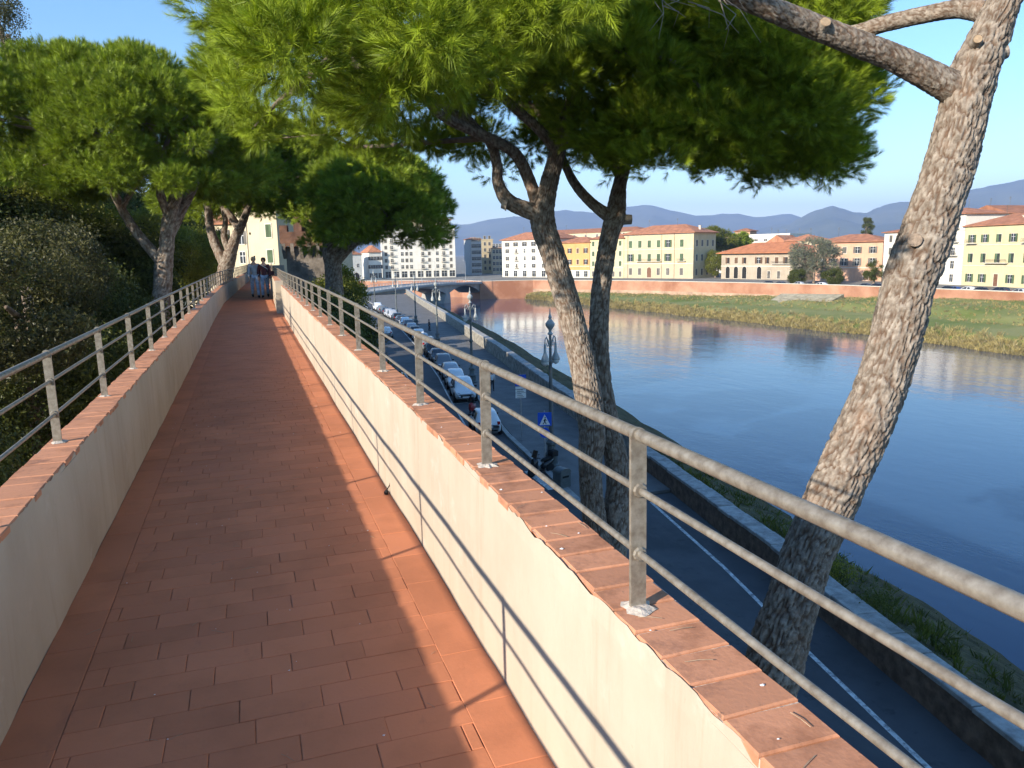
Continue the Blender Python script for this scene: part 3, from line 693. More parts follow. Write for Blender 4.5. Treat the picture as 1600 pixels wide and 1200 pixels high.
def cell_furrow(u, v, nu, nv_seed):                     # distance to cell borders on a wrapped grid (u in cells, v in cells)
    nv_seed = int(nv_seed*10); iu = np.floor(u).astype(np.int64); iv = np.floor(v).astype(np.int64); f1 = np.full(u.shape, 9.); f2 = np.full(u.shape, 9.)
    for a in (-1, 0, 1):
        for b_ in (-1, 0, 1):
            cu = (iu+a) % nu; cv = iv+b_
            px = iu+a+.15+.7*_h(cu, cv, cu*0+nv_seed); py = cv+.15+.7*_h(cu, cv, cu*0+nv_seed+31)
            d = np.hypot(u-px, v-py); f2 = np.where(d < f1, f1, np.minimum(f2, d)); f1 = np.minimum(f1, d)
    return f2-f1
def bark_tube(name, path, rad, parent, mat=None, around=112, step=.020, cu=.052, cv=.27, depth=.02, lump=.06, seed=1, flare=None, cap=True):
    P, r = resample(path, rad, step); T, N, B = frames(P); m = len(P)
    s = np.r_[0, np.cumsum(np.linalg.norm(np.diff(P, axis=0), axis=1))]
    a = np.arange(around)*2*math.pi/around; A, S_ = np.meshgrid(a, s); Rr = np.repeat(r[:, None], around, 1)
    nu = max(6, int(round(2*math.pi*np.mean(r)/cu)))
    wob = fbm(np.stack([np.cos(A).ravel()*2, np.sin(A).ravel()*2, S_.ravel()*3+seed], 1), 3).reshape(A.shape)
    fu = cell_furrow((A/(2*math.pi)*nu+(wob-.5)*2.6) % nu, S_/cv+(wob-.5)*1.8, nu, seed)
    fu2 = cell_furrow((A/(2*math.pi)*nu*2+(wob-.5)*4) % (nu*2), S_/(cv*.5)+(wob-.5)*3, nu*2, seed+5)
    fur = np.clip(fu/.26, 0, 1); fur = fur*fur*(3-2*fur)*(.62+.38*np.clip(fu2/.3, 0, 1))
    big = fbm(np.stack([np.cos(A).ravel()*1.3, np.sin(A).ravel()*1.3, S_.ravel()*1.6+seed*7], 1), 3).reshape(A.shape)-.5
    fine = fbm(np.stack([np.cos(A).ravel()*Rr.ravel()*40, np.sin(A).ravel()*Rr.ravel()*40, S_.ravel()*9], 1), 3).reshape(A.shape)-.5
    RR = Rr*(1+lump*2*big)+depth*(fur-.6)+depth*.9*fine
    V = (P[:, None]+RR[..., None]*(np.cos(A)[..., None]*N[:, None]+np.sin(A)[..., None]*B[:, None])).reshape(-1, 3)
    idx = np.arange(m*around).reshape(m, around); q = np.stack([idx[:-1], np.roll(idx[:-1], -1, 1), np.roll(idx[1:], -1, 1), idx[1:]], -1).reshape(-1, 4)
    F = q.tolist()
    if cap: F += [tuple(idx[0][::-1]), tuple(idx[-1])]
    me = mesh(name, V, F, mat or m_bark, True)
    at_ = me.attributes.new('furrow', 'FLOAT', 'POINT'); at_.data.foreach_set('value', (1-fur).ravel().astype(np.float32))
    return obj(name, me, parent)
def pxpath(L_): return [at(x, y, d) for x, y, d, w in L_], [w*d/F_PX/2 for x, y, d, w in L_]
def spread_limbs(parent, start, r0, clumps, nmain, mat, name='limb', n=8, seed=0):
    """limbs that fan out from the forks to the clumps"""
    st = np.asarray(start); idx = rng.choice(len(clumps), min(nmain, len(clumps)), replace=False)
    tw = MB()
    for k, i in enumerate(idx):
        e = clumps[i]; s = st[np.argmin(np.linalg.norm(st-e, axis=1)*rng.uniform(.6, 1.4, len(st)))]
        v = e-s; l = np.linalg.norm(v); mid = s+v*.45+np.array([rng.normal()*.06*l, rng.normal()*.06*l, -.02*l+abs(rng.normal())*.05*l]); q3 = s+v*.75+np.array([rng.normal()*.04*l, rng.normal()*.04*l, .02*l])
        P, r = resample([s, mid, q3, e], [r0*.8, r0*.5, r0*.3, r0*.1], l/8)
        if k < 10: obj(name, mesh(name, *tube(P, r, n), mat, True), parent)
        else: tw.tube(P, r*.7, 6)
        for _ in range(3):
            a = P[rng.integers(len(P)//2, len(P))]; bb = a+rng.normal(size=3)*np.array([.5, .5, .3])*l*.14; tw.tube([a, (a+bb)/2+rng.normal(size=3)*.02*l, bb], [r0*.12, r0*.08, r0*.03], 4)
    tag(tw.build('twigs', mat, parent, True), kind='stuff')
def ground_root(p, z=ZS): return (float(p[0]), float(p[1]), z)

# --- nearest pine, leaning out over the road
D1 = 8.2
t1 = empty('pine_tree', (0, 0, 0), label='nearest pine leaning right across the river view, thick flaking trunk with sawn stubs', cat='tree', group='pines along the wall')
base = at(1140, 1300, D1)
trunk = [(1150, 1300, D1, 124), (1188, 1120, D1, 118), (1212, 1030, D1, 112), (1238, 940, D1, 108), (1268, 850, D1, 110), (1304, 770, D1, 112), (1340, 690, D1, 108), (1378, 600, D1, 104), (1404, 510, D1, 104), (1424, 430, D1, 110), (1457, 340, D1, 108), (1484, 260, D1, 98), (1502, 190, D1, 95), (1516, 130, D1, 102), (1540, 70, D1, 84), (1566, 10, D1, 66), (1600, -70, D1, 58), (1640, -180, D1+.3, 48)]
P, r = pxpath(trunk); r = [q*.70 for q in r]
gx, gy = P[0][0]-.35, P[0][1]-.1
P = [np.array([gx-.5, gy-.1, ZS-.1]), np.array([gx-.42, gy-.08, ZS+.5]), np.array([gx-.25, gy-.05, -6.5])]+P; r = [.62, .48, .42]+r
t1.location = (gx-.5, gy-.1, ZS)
def fix(o, root):                                       # children are written in world coordinates
    o.matrix_parent_inverse = Matrix.Translation(-Vector(root.location)); return o
fix(bark_tube('trunk', P, r, t1, seed=3, depth=.034, lump=.12), t1)
L1 = [(1500, 142, D1, 70), (1470, 128, D1-.05, 62), (1400, 92, D1-.2, 52), (1340, 68, D1-.35, 50), (1280, 44, D1-.5, 48), (1200, 12, D1-.7, 46), (1120, -25, D1-.8, 42), (1040, -80, D1-.8, 34), (980, -140, D1-.8, 24)]
P, r = pxpath(L1); r = [q*.74 for q in r]; fix(bark_tube('limb', P, r, t1, seed=5, around=64, depth=.012, cu=.06, cv=.10), t1)
L2 = [(1545, 20, D1+.2, 34), (1500, 14, D1+.5, 28), (1440, 24, D1+.8, 25), (1380, 38, D1+1.1, 24), (1330, 52, D1+1.4, 22), (1270, 50, D1+1.8, 17), (1200, 30, D1+2.2, 12)]
P, r = pxpath(L2); fix(bark_tube('limb', P, r, t1, seed=6, around=48, depth=.008, cu=.05, cv=.09), t1)
m_knot = M('healed_knot', (0.25, 0.19, 0.145), .9, .3, 25, .6, 40)
def stub(px, py, d, dirv, rad, ln, root):
    c = at(px, py, d); v = np.array(dirv, float); v /= np.linalg.norm(v)
    fix(obj('branch_stub', mesh('branch_stub', *tube([c-v*ln*1.2, c-v*ln*.3, c+v*ln], [rad*1.35, rad*1.1, rad], 14, False), m_bark, True), root), root)
    V, F = tube([c+v*(ln-.004), c+v*(ln+.004)], [rad*.96, rad*.9], 14); fix(obj('sawn_face', mesh('sawn_face', V, F, m_wood if ln > .03 else m_knot), root), root)
vr = RM[:, 0]; vu = -RM[:, 1]; vf = RM[:, 2]
stub(1285, 42, D1-.58, -vf+.3*vu+.1*vr, .055, .07, t1)
stub(1526, 64, D1-.22, -vf-.3*vr, .045, .05, t1)
stub(1556, 84, D1-.05, vr+.3*vu-.2*vf, .085, .10, t1)
stub(1514, 222, D1-.12, vr-.5*vf, .075, .07, t1)
stub(1430, 375, D1-.25, -vf-.35*vr, .075, .0, t1)
stub(1474, 352, D1-.25, -vf+.3*vr, .055, .0, t1)
fork1 = [at(1600, -70, D1), at(1040, -80, D1-.8), at(1640, -180, D1+.3)]
Pp, Dd, cl = pine_crown((7.2, 5.6), 4.6, 4.4, 8.2, 2.8, 150, 70, .62, seed=2)
fix(foliage('crown', t1, Pp, Dd, rng.uniform(.9, 1.4, len(Pp)), SP_MID, m_need), t1)
_t = MB()
for k in range(14):
    a = at(1130-k*9+random.uniform(-20, 20), 0+random.uniform(-30, 10), 7.0); e = a+np.array([random.gauss(0, .25), random.gauss(0, .25), -random.uniform(.1, .5)]); _t.tube([a, (a+e)/2+rng.normal(size=3)*.06, e], [.006, .004, .002], 4)
fix(_t.build('dead_twigs', m_twig, t1, True), t1)

# --- twin-stemmed pine whose crown spreads over the walk
D2 = 12.6
t2 = empty('pine_tree', (0, 0, 0), label='twin stemmed pine spreading its bright lit crown over the walkway', cat='tree', group='pines along the wall')
A = [(948, 1000, D2, 92), (945, 900, D2, 84), (930, 820, D2, 54), (922, 740, D2-.1, 50), (925, 680, D2-.15, 60), (918, 610, D2-.15, 62), (905, 545, D2-.1, 58), (886, 470, D2-.05, 56), (865, 400, D2, 54), (848, 345, D2, 58), (855, 300, D2-.1, 42), (868, 250, D2-.25, 37), (880, 205, D2-.4, 34), (900, 140, D2-.7, 28), (925, 60, D2-1.0, 20)]
P, r = pxpath(A); r = [q*.67 for q in r]
gx, gy = P[0][0], P[0][1]
t2.location = (gx, gy, ZS)
P = [np.array([gx, gy, ZS-.1]), np.array([gx, gy, ZS+.6]), np.array([gx, gy, -6.5])]+P; r = [.55, .42, .36]+r
fix(bark_tube('trunk', P, r, t2, seed=11, around=96, depth=.022), t2)
Bq = [(955, 900, D2+.05, 60), (962, 820, D2+.15, 56), (966, 740, D2+.25, 52), (950, 660, D2+.3, 48), (938, 580, D2+.38, 44), (936, 500, D2+.52, 42), (942, 430, D2+.75, 40), (952, 370, D2+.95, 40), (962, 335, D2+1.05, 46), (968, 290, D2+1.15, 29), (982, 240, D2+1.2, 24), (996, 190, D2+1.2, 21), (1010, 120, D2+1.1, 16), (1030, 40, D2+1, 12)]
P, r = pxpath(Bq); r = [q*.70 for q in r]; fix(bark_tube('stem', P, r, t2, seed=13, around=72, depth=.02), t2)
for k, Lq in enumerate([
    [(848, 335, D2, 40), (815, 325, D2-.1, 30), (792, 312, D2-.2, 28), (778, 285, D2-.25, 22), (776, 255, D2-.3, 20), (760, 215, D2-.6, 18), (700, 170, D2-1.4, 14), (620, 120, D2-2.6, 9)],
    [(845, 330, D2, 34), (832, 295, D2, 24), (815, 255, D2-.2, 23), (795, 232, D2-.5, 22), (740, 205, D2-1.2, 20), (690, 180, D2-1.8, 18), (640, 130, D2-2.8, 12), (560, 60, D2-4, 7)],
    [(872, 235, D2-.3, 26), (840, 200, D2-.6, 20), (800, 165, D2-1, 18), (740, 110, D2-1.8, 14), (680, 50, D2-2.8, 8)],
    [(952, 338, D2+1, 26), (925, 318, D2+1, 20), (900, 290, D2+.95, 18), (885, 262, D2+.9, 16), (870, 225, D2+.9, 12), (840, 170, D2+.9, 8)],
    [(970, 285, D2+1.15, 14), (955, 250, D2+1.2, 14), (943, 215, D2+1.2, 12), (930, 160, D2+1.2, 8)],
    [(983, 245, D2+1.2, 18), (1010, 232, D2+1.1, 16), (1040, 212, D2+1, 13), (1100, 185, D2+.7, 10), (1190, 150, D2+.2, 7)],
    [(983, 245, D2+1.2, 18), (968, 215, D2+1.2, 15), (950, 180, D2+1.3, 10)],
    [(996, 195, D2+1.2, 16), (1060, 120, D2+.6, 12), (1150, 80, D2, 9), (1260, 60, D2-.4, 6)]]):
    P, r = pxpath(Lq); r = [q*.8 for q in r]; fix(bark_tube('limb', P, r, t2, seed=20+k, around=36, step=.03, depth=.008, cu=.05, cv=.1), t2)
stub(978, 343, D2+1.05, vr, .085, .10, t2)
stub(788, 318, D2-.22, -vr+.2*vu, .085, .04, t2)
C2 = (4.15, 9.5)
def keep2(q):                             # the crown stays beyond the leaning pine and clear of its trunk
    if q[2] < 0: return True
    px, py, d = proj(q); return d > 3.6 and px < 1345 and not (px > 960 and d < 9.6) and not (px < 330)
def trim2(P_, D_):                        # ragged underside: higher on the side of the walk, lower over the road
    c = (P_-CAM) @ RM; px = 800+F_PX*c[:, 0]/c[:, 2]; py = 600+F_PX*c[:, 1]/c[:, 2]
    lim = np.interp(px, [300, 335, 400, 470, 500, 560, 620, 660, 740, 800, 860, 940, 1020, 1100, 1200, 1290, 1340, 1400], [100, 175, 205, 190, 215, 240, 238, 222, 262, 300, 262, 250, 240, 250, 262, 290, 262, 180])
    lim = lim+(fbm(np.stack([px*.022, c[:, 2]*1.4, px*0], 1), 3)-.5)*95
    k = (py+rng.normal(0, 9, len(py)) < lim) & (c[:, 2] > .5); return P_[k], D_[k]
Pp, Dd, cl = pine_crown(C2, 5.3, 5.5, 2.75, 3.1, 560, 120, .42, seed=1.3, under=.36, arch=.52, keep=keep2)
c3 = at(1165, 190, 12.2); Pq, Dq, clq = pine_crown((c3[0], c3[1]), 2.7, 2.7, 2.75, 2.6, 250, 120, .48, seed=3.1, under=.6, arch=.1, keep=keep2)
Pp, Dd = trim2(np.vstack([Pp, Pq]), np.vstack([Dd, Dq])); cl = np.vstack([cl, clq]); cl = np.array([q for q in cl if proj(q)[1] < 225])
fix(foliage('crown', t2, Pp, Dd, rng.uniform(.8, 1.3, len(Pp)), SP_NEAR, m_need), t2)
fork2 = [at(925, 60, D2-1), at(1030, 40, D2), at(620, 120, D2-2.6), at(560, 60, D2-4), at(740, 110, D2-1.8), at(840, 170, D2+.6), at(1190, 150, D2-.4), at(1150, 80, D2-1), at(760, 215, D2-.6)]
def limbs_fixed(root, *a, **k):
    before = set(root.children); spread_limbs(root, *a, **k)
    for c in root.children:
        if c not in before: fix(c, root)
limbs_fixed(t2, fork2, .09, cl, 44, m_bark2)

def far_pine(label, gxy, z0, trunkL, limbsL, C, Rx, Ry, zlow, H, ncl, per, cr, sc, seed, mat=None, arch=.25, sp=None):
    P, r = pxpath(trunkL); root = empty('pine_tree', (P[0][0], P[0][1], z0), label=label, cat='tree', group='pines along the wall')
    P = [np.array([P[0][0], P[0][1], z0-.1]), np.array([P[0][0], P[0][1], (z0+P[0][2])/2])]+P; r = [q*.64 for q in [r[0]*1.35, r[0]*1.1]+r]
    fix(bark_tube('trunk', P, r, root, around=40, step=.08, cu=.16, cv=.35, depth=.035, seed=seed), root)
    ends = []
    for Lq in limbsL:
        q, rr = pxpath(Lq); rr = [z_*.8 for z_ in rr]; fix(bark_tube('limb', q, rr, root, around=24, step=.1, cu=.14, cv=.3, depth=.02, seed=seed+1), root); ends.append(q[-1])
    Pp, Dd, cl = pine_crown(C, Rx, Ry, zlow, H, ncl, per, cr, seed=seed, arch=arch, under=.3)
    fix(foliage('crown', root, Pp, Dd, rng.uniform(.8, 1.3, len(Pp))*sc, sp or SP_MID, mat or m_need2), root)
    limbs_fixed(root, ends+[P[-1]], .13, cl, 26, m_bark2)
    return root
def cxy(px, d): p = at(px, 400, d); return (p[0], p[1])
def zat(py, px, d): return at(px, py, d)[2]
d4 = 27
far_pine('left hand umbrella pine with a tall rounded crown rising above dark bushes', None, ZS,
    [(252, 500, d4, 42), (254, 450, d4, 40), (256, 415, d4, 42), (260, 385, d4, 34), (264, 345, d4, 32), (274, 310, d4, 28), (286, 270, d4, 22), (300, 220, d4, 16)],
    [[(254, 408, d4, 26), (238, 392, d4, 20), (215, 365, d4, 18), (195, 335, d4, 17), (180, 305, d4-.4, 15), (166, 285, d4-.8, 12), (140, 240, d4-1, 8)], [(262, 372, d4, 22), (280, 335, d4+.3, 20), (300, 295, d4+.5, 18), (312, 265, d4+.8, 14), (340, 220, d4+1, 9)],
     [(266, 340, d4, 18), (250, 300, d4-.3, 15), (252, 250, d4-.5, 10)], [(190, 325, d4-.2, 11), (215, 285, d4, 9), (235, 255, d4, 6)]],
    cxy(195, d4), 4.8, 4.4, zat(296, 195, d4), 4.1, 430, 90, .55, 1.6, 4.1, arch=.34)
d5 = 42
far_pine('forked pine standing at the garden side of the walkway bend', None, ZS,
    [(352, 450, d5, 40), (352, 425, d5, 36), (357, 405, d5, 34), (368, 372, d5, 22), (378, 350, d5, 20), (388, 325, d5, 14), (400, 290, d5, 10)],
    [[(352, 412, d5, 24), (338, 385, d5, 18), (328, 355, d5, 16), (324, 320, d5, 14), (312, 290, d5, 12), (300, 260, d5, 8)], [(360, 395, d5, 16), (350, 370, d5, 12), (352, 345, d5, 10), (345, 310, d5, 8)], [(374, 358, d5, 15), (362, 340, d5, 14), (345, 318, d5, 13), (325, 295, d5, 10), (305, 275, d5, 8)]],
    cxy(395, d5), 4.6, 5.0, zat(322, 395, d5), 4.2, 280, 80, .75, 2.3, 2.2)
d3 = 36
far_pine('low spreading pine beside the brick tower, dense dark dome over the cars', None, ZS,
    [(523, 475, d3, 46), (522, 445, d3, 42), (520, 415, d3, 40), (516, 395, d3, 36), (522, 370, d3, 22), (530, 345, d3, 16), (540, 315, d3, 10)],
    [[(522, 412, d3, 26), (535, 398, d3, 18), (556, 378, d3, 16), (580, 365, d3, 13), (612, 350, d3, 8)], [(514, 392, d3, 20), (510, 372, d3, 16), (512, 350, d3, 13), (505, 325, d3, 8)], [(528, 400, d3, 18), (545, 372, d3+.4, 14), (560, 345, d3+.6, 10)]],
    cxy(592, d3), 3.0, 4.0, zat(372, 592, d3), 3.7, 320, 80, .56, 2.0, 6.6, arch=.30)
far_pine('dark pine behind the forked pine, crown merging above the tower', None, ZS,
    [(470, 470, 74, 26), (470, 420, 74, 24), (472, 370, 74, 20), (468, 330, 74, 16)], [[(470, 370, 74, 13), (484, 330, 74, 10), (500, 300, 74, 7)]],
    cxy(462, 74), 6.2, 5.6, zat(330, 462, 74), 6.6, 260, 60, 1.0, 3.0, 9.4)

# --- broadleaved trees and bushes
def leafy(name, label, lobes, dens, sc, mat, z0=ZS, group=None, trunk=True, sp=None, cat='tree'):
    c = np.mean([l[0] for l in lobes], axis=0); root = empty(name, (c[0], c[1], z0), label=label, cat=cat, group=group)
    P = []; D = []
    for (q, r) in lobes:
        nsub = int(26+8*np.mean(r)); 
        sc_c, sd = on_ellipsoid(nsub, q, r, .12)
        for s_, d_ in zip(sc_c, sd):
            rr = np.mean(r)*random.uniform(.22, .38); p, d = on_ellipsoid(int(dens*rr*rr*30), s_, (rr, rr, rr*.8), .3); P.append(p); D.append(d+d_*.5)
    P = np.vstack(P); D = np.vstack(D); k = P[:, 2] > z0+.15; P = P[k]; D = D[k]
    fix(foliage('crown', root, P, D, rng.uniform(.75, 1.35, len(P))*sc, sp or SP_LEAF, mat), root)
    if trunk:
        tp, tr = resample([(c[0], c[1], z0-.1), (c[0]+.1, c[1], z0+1.2), (c[0], c[1]+.1, c[2])], [.3, .22, .1], .6); fix(obj('trunk', mesh('trunk', *tube(tp, tr, 12), m_bark2, True), root), root)
        mb = MB()
        for (q, r) in lobes: mb.tube([(c[0], c[1], z0+1.5), (np.array(q)+c)/2-np.array([0, 0, .4]), q], [.14, .1, .04], 6)
        fix(mb.build('limbs', m_bark2, root, True), root)
    return root
G = 'evergreens below the wall'
leafy('holm_oak', 'dark holm oak crowding the garden railing nearest the camera', [((-4.6, 9.5, -4.6), (2.6, 3.2, 3.2)), ((-6.5, 12.5, -3.2), (3.0, 3.0, 3.2))], 10, 1.25, m_oak, group=G)
leafy('holm_oak', 'brownish leaved bush with dull foliage at the left picture edge', [(at(10, 480, 13.5), (1.2, 1.4, 1.3)), (at(60, 425, 18), (1.3, 1.6, 1.1))], 9, 1.4, m_oakb, group=G)
leafy('holm_oak', 'broad dark evergreen below the left hand umbrella pine', [((-5.6, 19.0, -2.4), (3.0, 3.4, 3.4)), ((-5.0, 24.0, -2.2), (2.4, 3.4, 3.6))], 8, 1.6, m_oak, group=G)
leafy('holm_oak', 'green evergreen left of the forked pine stems', [((-5.2, 33.0, -1.2), (2.7, 4.0, 3.6)), ((-8, 30, .2), (3.0, 4.0, 3.2))], 6, 2.2, m_oak, group=G)
leafy('garden_tree', 'yellow green tree between left pine trunk and the garden house', [(at(40, 300, 42), (3.4, 3.6, 2.8)), (at(190, 372, 46), (2.0, 3, 1.8)), (at(300, 395, 52), (1.7, 3, 1.8))], 5, 2.4, m_yel, group=G)
leafy('garden_tree', 'lighter green tree rising behind the dark garden bushes', [(at(30, 350, 30), (2.3, 2.6, 1.5)), (at(130, 395, 31), (1.6, 2.4, 1.4))], 6, 2.2, m_yel, group=G)
leafy('garden_tree', 'tall thin brownish tree cut by the upper left picture corner', [(at(5, 60, 33), (1.0, 1.2, 1.2)), (at(40, 85, 33), (.8, .9, .5)), (at(-10, 15, 33), (1.0, 1.0, 1.0))], 3, 1.5, m_oakb, group=G)
leafy('holm_oak', 'dense far evergreen between the two left pines', [(at(120, 350, 55), (4.0, 4, 3.2)), (at(250, 380, 58), (3.0, 4, 3.4)), (at(300, 400, 64), (2.4, 3, 3.0))], 4, 3.0, m_oak, group=G)
leafy('shrub', 'dark shrub against the river side of the wall, below the railing', [((2.3, 21.0, -3.2), (.9, 3.0, 2.2)), ((2.5, 27.0, -2.6), (1.1, 3.2, 2.4))], 8, 1.6, m_oak, group=G, cat='shrub')
leafy('shrub', 'sunny yellow green shrub between brick tower and low pine', [((4.9, 48.0, -1.1), (1.7, 2.4, 1.7))], 6, 2.2, m_yel, group=G, cat='shrub')
leafy('shrub', 'dark shrub at the foot of the low spreading pine', [((2.9, 33.0, -2.4), (1.1, 2.6, 2.2)), ((4.2, 38.0, -2.6), (1.3, 2.4, 2.2))], 6, 2.0, m_oak, group=G, cat='shrub')

# ------------------------------------------------------------------ buildings
WCACHE = {}
def wmesh(key, fn):
    if key not in WCACHE: WCACHE[key] = fn()
    return WCACHE[key]
def ring(w, h, t, y0, y1, arch=False):
    mb = MB(); mb.box(-w/2-t, -w/2, y0, y1, -t, h); mb.box(w/2, w/2+t, y0, y1, -t, h); mb.box(-w/2, w/2, y0, y1, -t, 0)
    if not arch: mb.box(-w/2-t, w/2+t, y0, y1, h, h+t)
    else:
        k = 8; A_ = np.linspace(0, math.pi, k+1)
        for i in range(k):
            a, c = A_[i], A_[i+1]; r0, r1 = w/2, w/2+t
            V = [(r*math.cos(q), y, h+r*math.sin(q)) for y in (y0, y1) for r, q in ((r0, a), (r1, a), (r1, c), (r0, c))]
            mb.add(V, [(0, 1, 2, 3), (7, 6, 5, 4), (0, 4, 5, 1), (1, 5, 6, 2), (2, 6, 7, 3), (3, 7, 4, 0)])
    return mb
def shutter_me(w, h, mat):
    def f():
        mb = MB(); mb.box(-w/2, w/2, -.045, 0, 0, h)
        for k in range(int(h/.16)): mb.box(-w/2+.05, w/2-.05, -.06, -.0451, .06+k*.16, .06+k*.16+.07)
        return mb.me('shutter', mat)
    return wmesh(('sh', round(w, 2), round(h, 2), mat.name), f)
def window(parent, x, z, w, h, style, sm=None, rz=0, y=0, trim=None):
    trim = trim or m_trim
    arch = style in ('arch', 'archdoor')
    fr = wmesh(('fr', round(w, 2), round(h, 2), arch, trim.name), lambda: ring(w, h, .12, -.07, .05, arch).me('window', trim))
    nm = 'door' if 'door' in style else 'window'
    o = obj(nm, fr, parent, (x, y, z), (0, 0, rz))
    pm = m_door if style in ('door', 'archdoor') else (m_dark if style == 'arch' else m_glass)
    def pane():
        mb = MB()
        if arch: mb.prism([(-w/2, 0), (w/2, 0)]+[(w/2*math.cos(a), h+w/2*math.sin(a)) for a in np.linspace(0, math.pi, 9)], -.02, .03)
        else:
            mb.box(-w/2, w/2, -.02, .03, 0, h)
        return mb.me('pane', pm)
    obj('door_leaf' if 'door' in style else 'pane', wmesh(('pn', round(w, 2), round(h, 2), arch, pm.name), pane), o)
    if style in ('open', 'plain'):
        obj('mullion', wmesh(('mu', round(w, 2), round(h, 2)), lambda: MB().box(-.04, .04, -.035, -.021, 0, h).box(-w/2, -.0401, -.035, -.021, h*.62, h*.62+.06).box(.0401, w/2, -.035, -.021, h*.62, h*.62+.06).me('mullion', m_white)), o)
    if sm and style == 'open':
        for s in (-1, 1): obj('shutter', shutter_me(w/2, h, sm), o, (s*(w*.75+.02), -.075, 0))
    if sm and style == 'closed':
        for s in (-1, 1): obj('shutter', shutter_me(w/2-.01, h, sm), o, (s*w/4, -.025, 0))
    if sm and style == 'half':
        for s in (-1, 1): obj('shutter', shutter_me(w/2-.01, h, sm), o, (s*(w*.36), -.16, 0), (0, 0, s*R_(-38)))
    return o
def hip_roof(parent, W, Dp, z, rh, ov, mat=None, gable=False, name='roof'):
    x0, x1, y0, y1 = -ov, W+ov, -ov, Dp+ov; m = min(W, Dp)/2+ov
    if gable == 'x': a, c = (x0, (y0+y1)/2), (x1, (y0+y1)/2)
    elif gable == 'y': a, c = ((x0+x1)/2, y0), ((x0+x1)/2, y1)
    elif W >= Dp: a, c = (x0+m, (y0+y1)/2), (x1-m, (y0+y1)/2)
    else: a, c = ((x0+x1)/2, y0+m), ((x0+x1)/2, y1-m)
    t = .22
    V = [(x0,y0,z),(x1,y0,z),(x1,y1,z),(x0,y1,z),(x0,y0,z+t),(x1,y0,z+t),(x1,y1,z+t),(x0,y1,z+t),(a[0],a[1],z+t+rh),(c[0],c[1],z+t+rh)]
    F = [(3,2,1,0),(0,1,5,4),(1,2,6,5),(2,3,7,6),(3,0,4,7)]
    if (W >= Dp and gable != 'y') or gable == 'x': F += [(4,5,9,8),(5,6,9),(6,7,8,9),(7,4,8)]
    else: F += [(4,5,8),(5,6,9,8),(6,7,9),(7,4,8,9)]
    return obj(name, mesh(name, V, F, mat or m_roof), parent)
def wallmat(name, c, v=.07):
    global n, L, b
    m = M(name, c, .9, v, .25, .15, 6, c2=tuple(min(1, x*(1+v)) for x in c), bdist=.02); n, L, b = addnodes(m)
    stain(.5, (1, 1, .3), .50, .72, tuple(x*.72 for x in c), .55); stain(2.5, (1, 1, .15), .58, .74, tuple(x*.6 for x in c), .5); return m
def building(label, P0, P1, z0, H, Dp, wm, rows, rh=2.2, ov=.7, side=None, courses=(), chim=(), name='palazzo', gable=False, roof=True, balc=(), plinth=None, left=None, rm=None):
    P0 = np.array(P0[:2], float); P1 = np.array(P1[:2], float); W = float(np.linalg.norm(P1-P0)); ang = math.atan2(P1[1]-P0[1], P1[0]-P0[0])
    root = empty(name, (P0[0], P0[1], z0), ang, label=label, cat='building', group='riverfront buildings')
    MB().box(0, W, 0, Dp, -1.2, H).build('wall', wm, root)
    if roof: r = hip_roof(root, W, Dp, H+.003, rh, ov, rm, gable)
    else: r = MB().box(-.15, W+.15, -.15, Dp+.15, H+.003, H+.5).build('roof_parapet', wm, root)
    for (u, v, hh) in chim:
        c = MB(); c.box(u*W-.4, u*W+.4, v*Dp-.35, v*Dp+.35, H-.2, H+rh*.55+hh).box(u*W-.55, u*W+.55, v*Dp-.5, v*Dp+.5, H+rh*.55+hh+.002, H+rh*.55+hh+.15); c.build('chimney', m_trim, r)
    if W > 9:
        for u in (.22, .63):
            ae = MB(); zt_ = H+rh+2.6; ae.tube([(u*W, Dp*.45, H), (u*W, Dp*.45, zt_)], .04, 5)
            for q in range(4): ae.box(u*W-.5+.08*q, u*W+.5-.08*q, Dp*.45-.02, Dp*.45+.02, zt_-.2-q*.22, zt_-.16-q*.22)
            ae.build('aerial', m_gry, root)
    for (z, ww, h, us, style, sm) in rows:
        for i, u in enumerate(us):
            st = style if isinstance(style, str) else style[i % len(style)]
            window(root, u*W, z, ww, h, st, sm)
    for (z, t) in courses: MB().box(-.06, W+.06, -.12, -.003, z, z+t).build('string_course', m_trim, root)
    if plinth: MB().box(-.02, W+.02, -.018, -.003, -.5, plinth[0]).build('plinth', plinth[1], root)
    for (z, u0, u1) in balc:
        bl = MB().box(u0*W, u1*W, -1.0, -.003, z-.16, z).build('balcony', m_trim, root)
        rl = MB(); n_ = max(2, int((u1-u0)*W/.35))
        for k in range(n_+1): x = u0*W+(u1-u0)*W*k/n_; rl.box(x-.025, x+.025, -.97, -.93, z, z+.9)
        rl.box(u0*W, u1*W, -.99, -.91, z+.9, z+.97); rl.build('balustrade', m_gry, bl)
    if side:
        for (z, ww, h, us, style, sm) in side:
            for u in us: window(root, W, z, ww, h, style, sm, R_(90), u*Dp)
    if left:
        for (z, ww, h, us, style, sm) in left:
            for u in us: window(root, 0, z, ww, h, style, sm, R_(-90), u*Dp)
    return root, W
def hit(px, A, B):                       # where the sight line of a picture column meets a street front in plan
    d = at(px, 420, 100)-CAM; A = np.array(A, float); B = np.array(B, float); m = np.array([[d[0], A[0]-B[0]], [d[1], A[1]-B[1]]]); t, s = np.linalg.solve(m, A-CAM[:2]); return A+(B-A)*s
def dep(p): return float(RM[:, 2] @ (np.array([p[0], p[1], 0])-CAM))
def hgt(px, py, p): return at(px, py, dep(p))[2]-ZF
eqs = lambda n, a=.06, b=.94: list(np.linspace(a, b, n))
